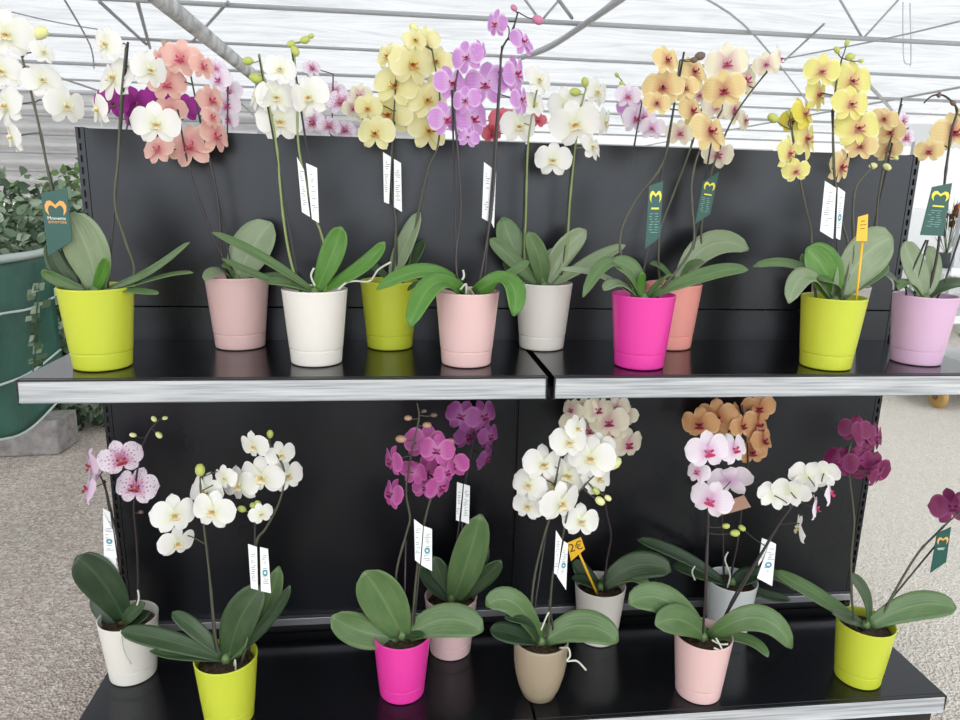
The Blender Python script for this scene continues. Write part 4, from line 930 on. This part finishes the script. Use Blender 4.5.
def small_plant(label, x, y, z, h, leafm, flm, w=.14, potm=None, seed=1):
    r = empty('potted_plant', (x, y, z), label, 'plant', 'small plants on the trolley')
    b = MB(); b.lathe([(0, 0), (.045, 0), (.06, .09), (.063, .095), (.057, .093), (0, .08)], 20, (x, y, z)); b.build('pot', potm or M_dk, r)
    rnd = random.Random(seed); b = MB()
    for _ in range(90):
        a = rnd.uniform(0, 6.28); q = rnd.uniform(.1, 1)*w; p0 = Vector((x, y, z+.08)); t_ = Vector((x+q*math.cos(a), y+q*math.sin(a), z+.1+rnd.uniform(.2, 1)*h)); d = (t_-p0).normalized(); n = d.orthogonal().normalized(); s_ = rnd.uniform(.015, .03); L = d*.06
        b.add([t_-L, t_+n*s_, t_+L, t_-n*s_], [(0, 1, 2, 3)])
        if _ % 6 == 0: b.tube([p0, t_], .002, 4)
    b.build('foliage', leafm, r)
    if flm:
        b = MB()
        for _ in range(14):
            a = rnd.uniform(0, 6.28); q = rnd.uniform(0, 1)*w*.7; p = Vector((x+q*math.cos(a), y+q*math.sin(a), z+.1+rnd.uniform(.5, 1.05)*h)); b.ball(p, rnd.uniform(.012, .022), (rnd.random(), rnd.random(), 1), 1.5, 7)
        b.build('blossom', flm, r)
small_plant('small reddish flowering plant on the top shelf of the trolley, near its left edge', tx0+.16, ty0+.25, .7465, .30, M_ivy2, mat('blossom_red_yellow', '#b5694a', .5), .1, seed=2)
small_plant('leafy green plant on the top shelf of the trolley, right of the reddish one', tx0+.55, ty0+.28, .7465, .25, M_ivy2, None, seed=3)
small_plant('pale leaved plant on the lowest shelf of the trolley', tx0+.45, ty0+.12, .1465, .10, ivy_mat('pale_leaf', '#7d9a70', '#b9c8b0', '#e3e8de'), None, seed=4)
small_plant('green plant on the middle shelf of the trolley', tx0+.7, ty0+.3, .4465, .10, M_ivy, None, seed=6)
# long white potting bench behind the trolley
for k, (bx, by) in enumerate(((3.2, 4.6), (6.4, 4.3))):
    BN = empty('potting_bench', (bx, by, -.15), ('white potting bench seen just past the right end of the shelving', 'white potting bench further right behind the trolley')[k], 'bench')
    b = MB(); b.box((bx, by, .62), (bx+2.6, by+1.1, .67)); b.box((bx, by-.02, .56), (bx+2.6, by, .70)); b.build('bench_top', M_tray, BN, smooth=False)
    for lx in (bx+.1, bx+2.5):
        for ly in (by+.08, by+1.0):
            b = MB(); b.box((lx-.02, ly-.02, -.15), (lx+.02, ly+.02, .62)); b.build('leg', M_tw, BN, smooth=False)
    b = MB(); b.box((bx, by, .18), (bx+2.6, by+1.1, .21)); b.build('lower_shelf', M_tray, BN, smooth=False)

# ------------------------------------------------------------------ light
SKY_BACK = 3.3
W = bpy.data.worlds.new('world'); SC.world = W; W.use_nodes = True
wn = W.node_tree; bg = wn.nodes['Background']; bg.inputs[1].default_value = 1.25
tc = wn.nodes.new('ShaderNodeTexCoord'); sp = wn.nodes.new('ShaderNodeSeparateXYZ'); rp = wn.nodes.new('ShaderNodeValToRGB')
wn.links.new(tc.outputs['Generated'], sp.inputs[0]); wn.links.new(sp.outputs[2], rp.inputs[0]); wn.links.new(rp.outputs[0], bg.inputs[0])
rp.color_ramp.elements[0].position = 0; rp.color_ramp.elements[0].color = (1, 1, 1, 1); rp.color_ramp.elements[1].position = .6; rp.color_ramp.elements[1].color = (.88, .94, 1, 1)
# sky strength raised behind the camera, added as frontal fill light
mr = wn.nodes.new('ShaderNodeMapRange'); mr.interpolation_type = 'SMOOTHSTEP'
for k, v in zip(('From Min', 'From Max', 'To Min', 'To Max'), (.1, -.9, 1.0, SKY_BACK)): mr.inputs[k].default_value = v
wn.links.new(sp.outputs[1], mr.inputs[0]); wn.links.new(mr.outputs[0], bg.inputs[1])
sun = bpy.data.lights.new('sun', 'SUN'); sun.energy = 2.0; sun.angle = .2; so = bpy.data.objects.new('sun', sun); COL.objects.link(so); so.rotation_euler = (math.radians(-28), math.radians(-18), 0)

SC.view_settings.view_transform = 'Standard'; SC.view_settings.look = 'None'; SC.view_settings.gamma = 1; SC.view_settings.use_curve_mapping = False
SC.view_settings.exposure = .03
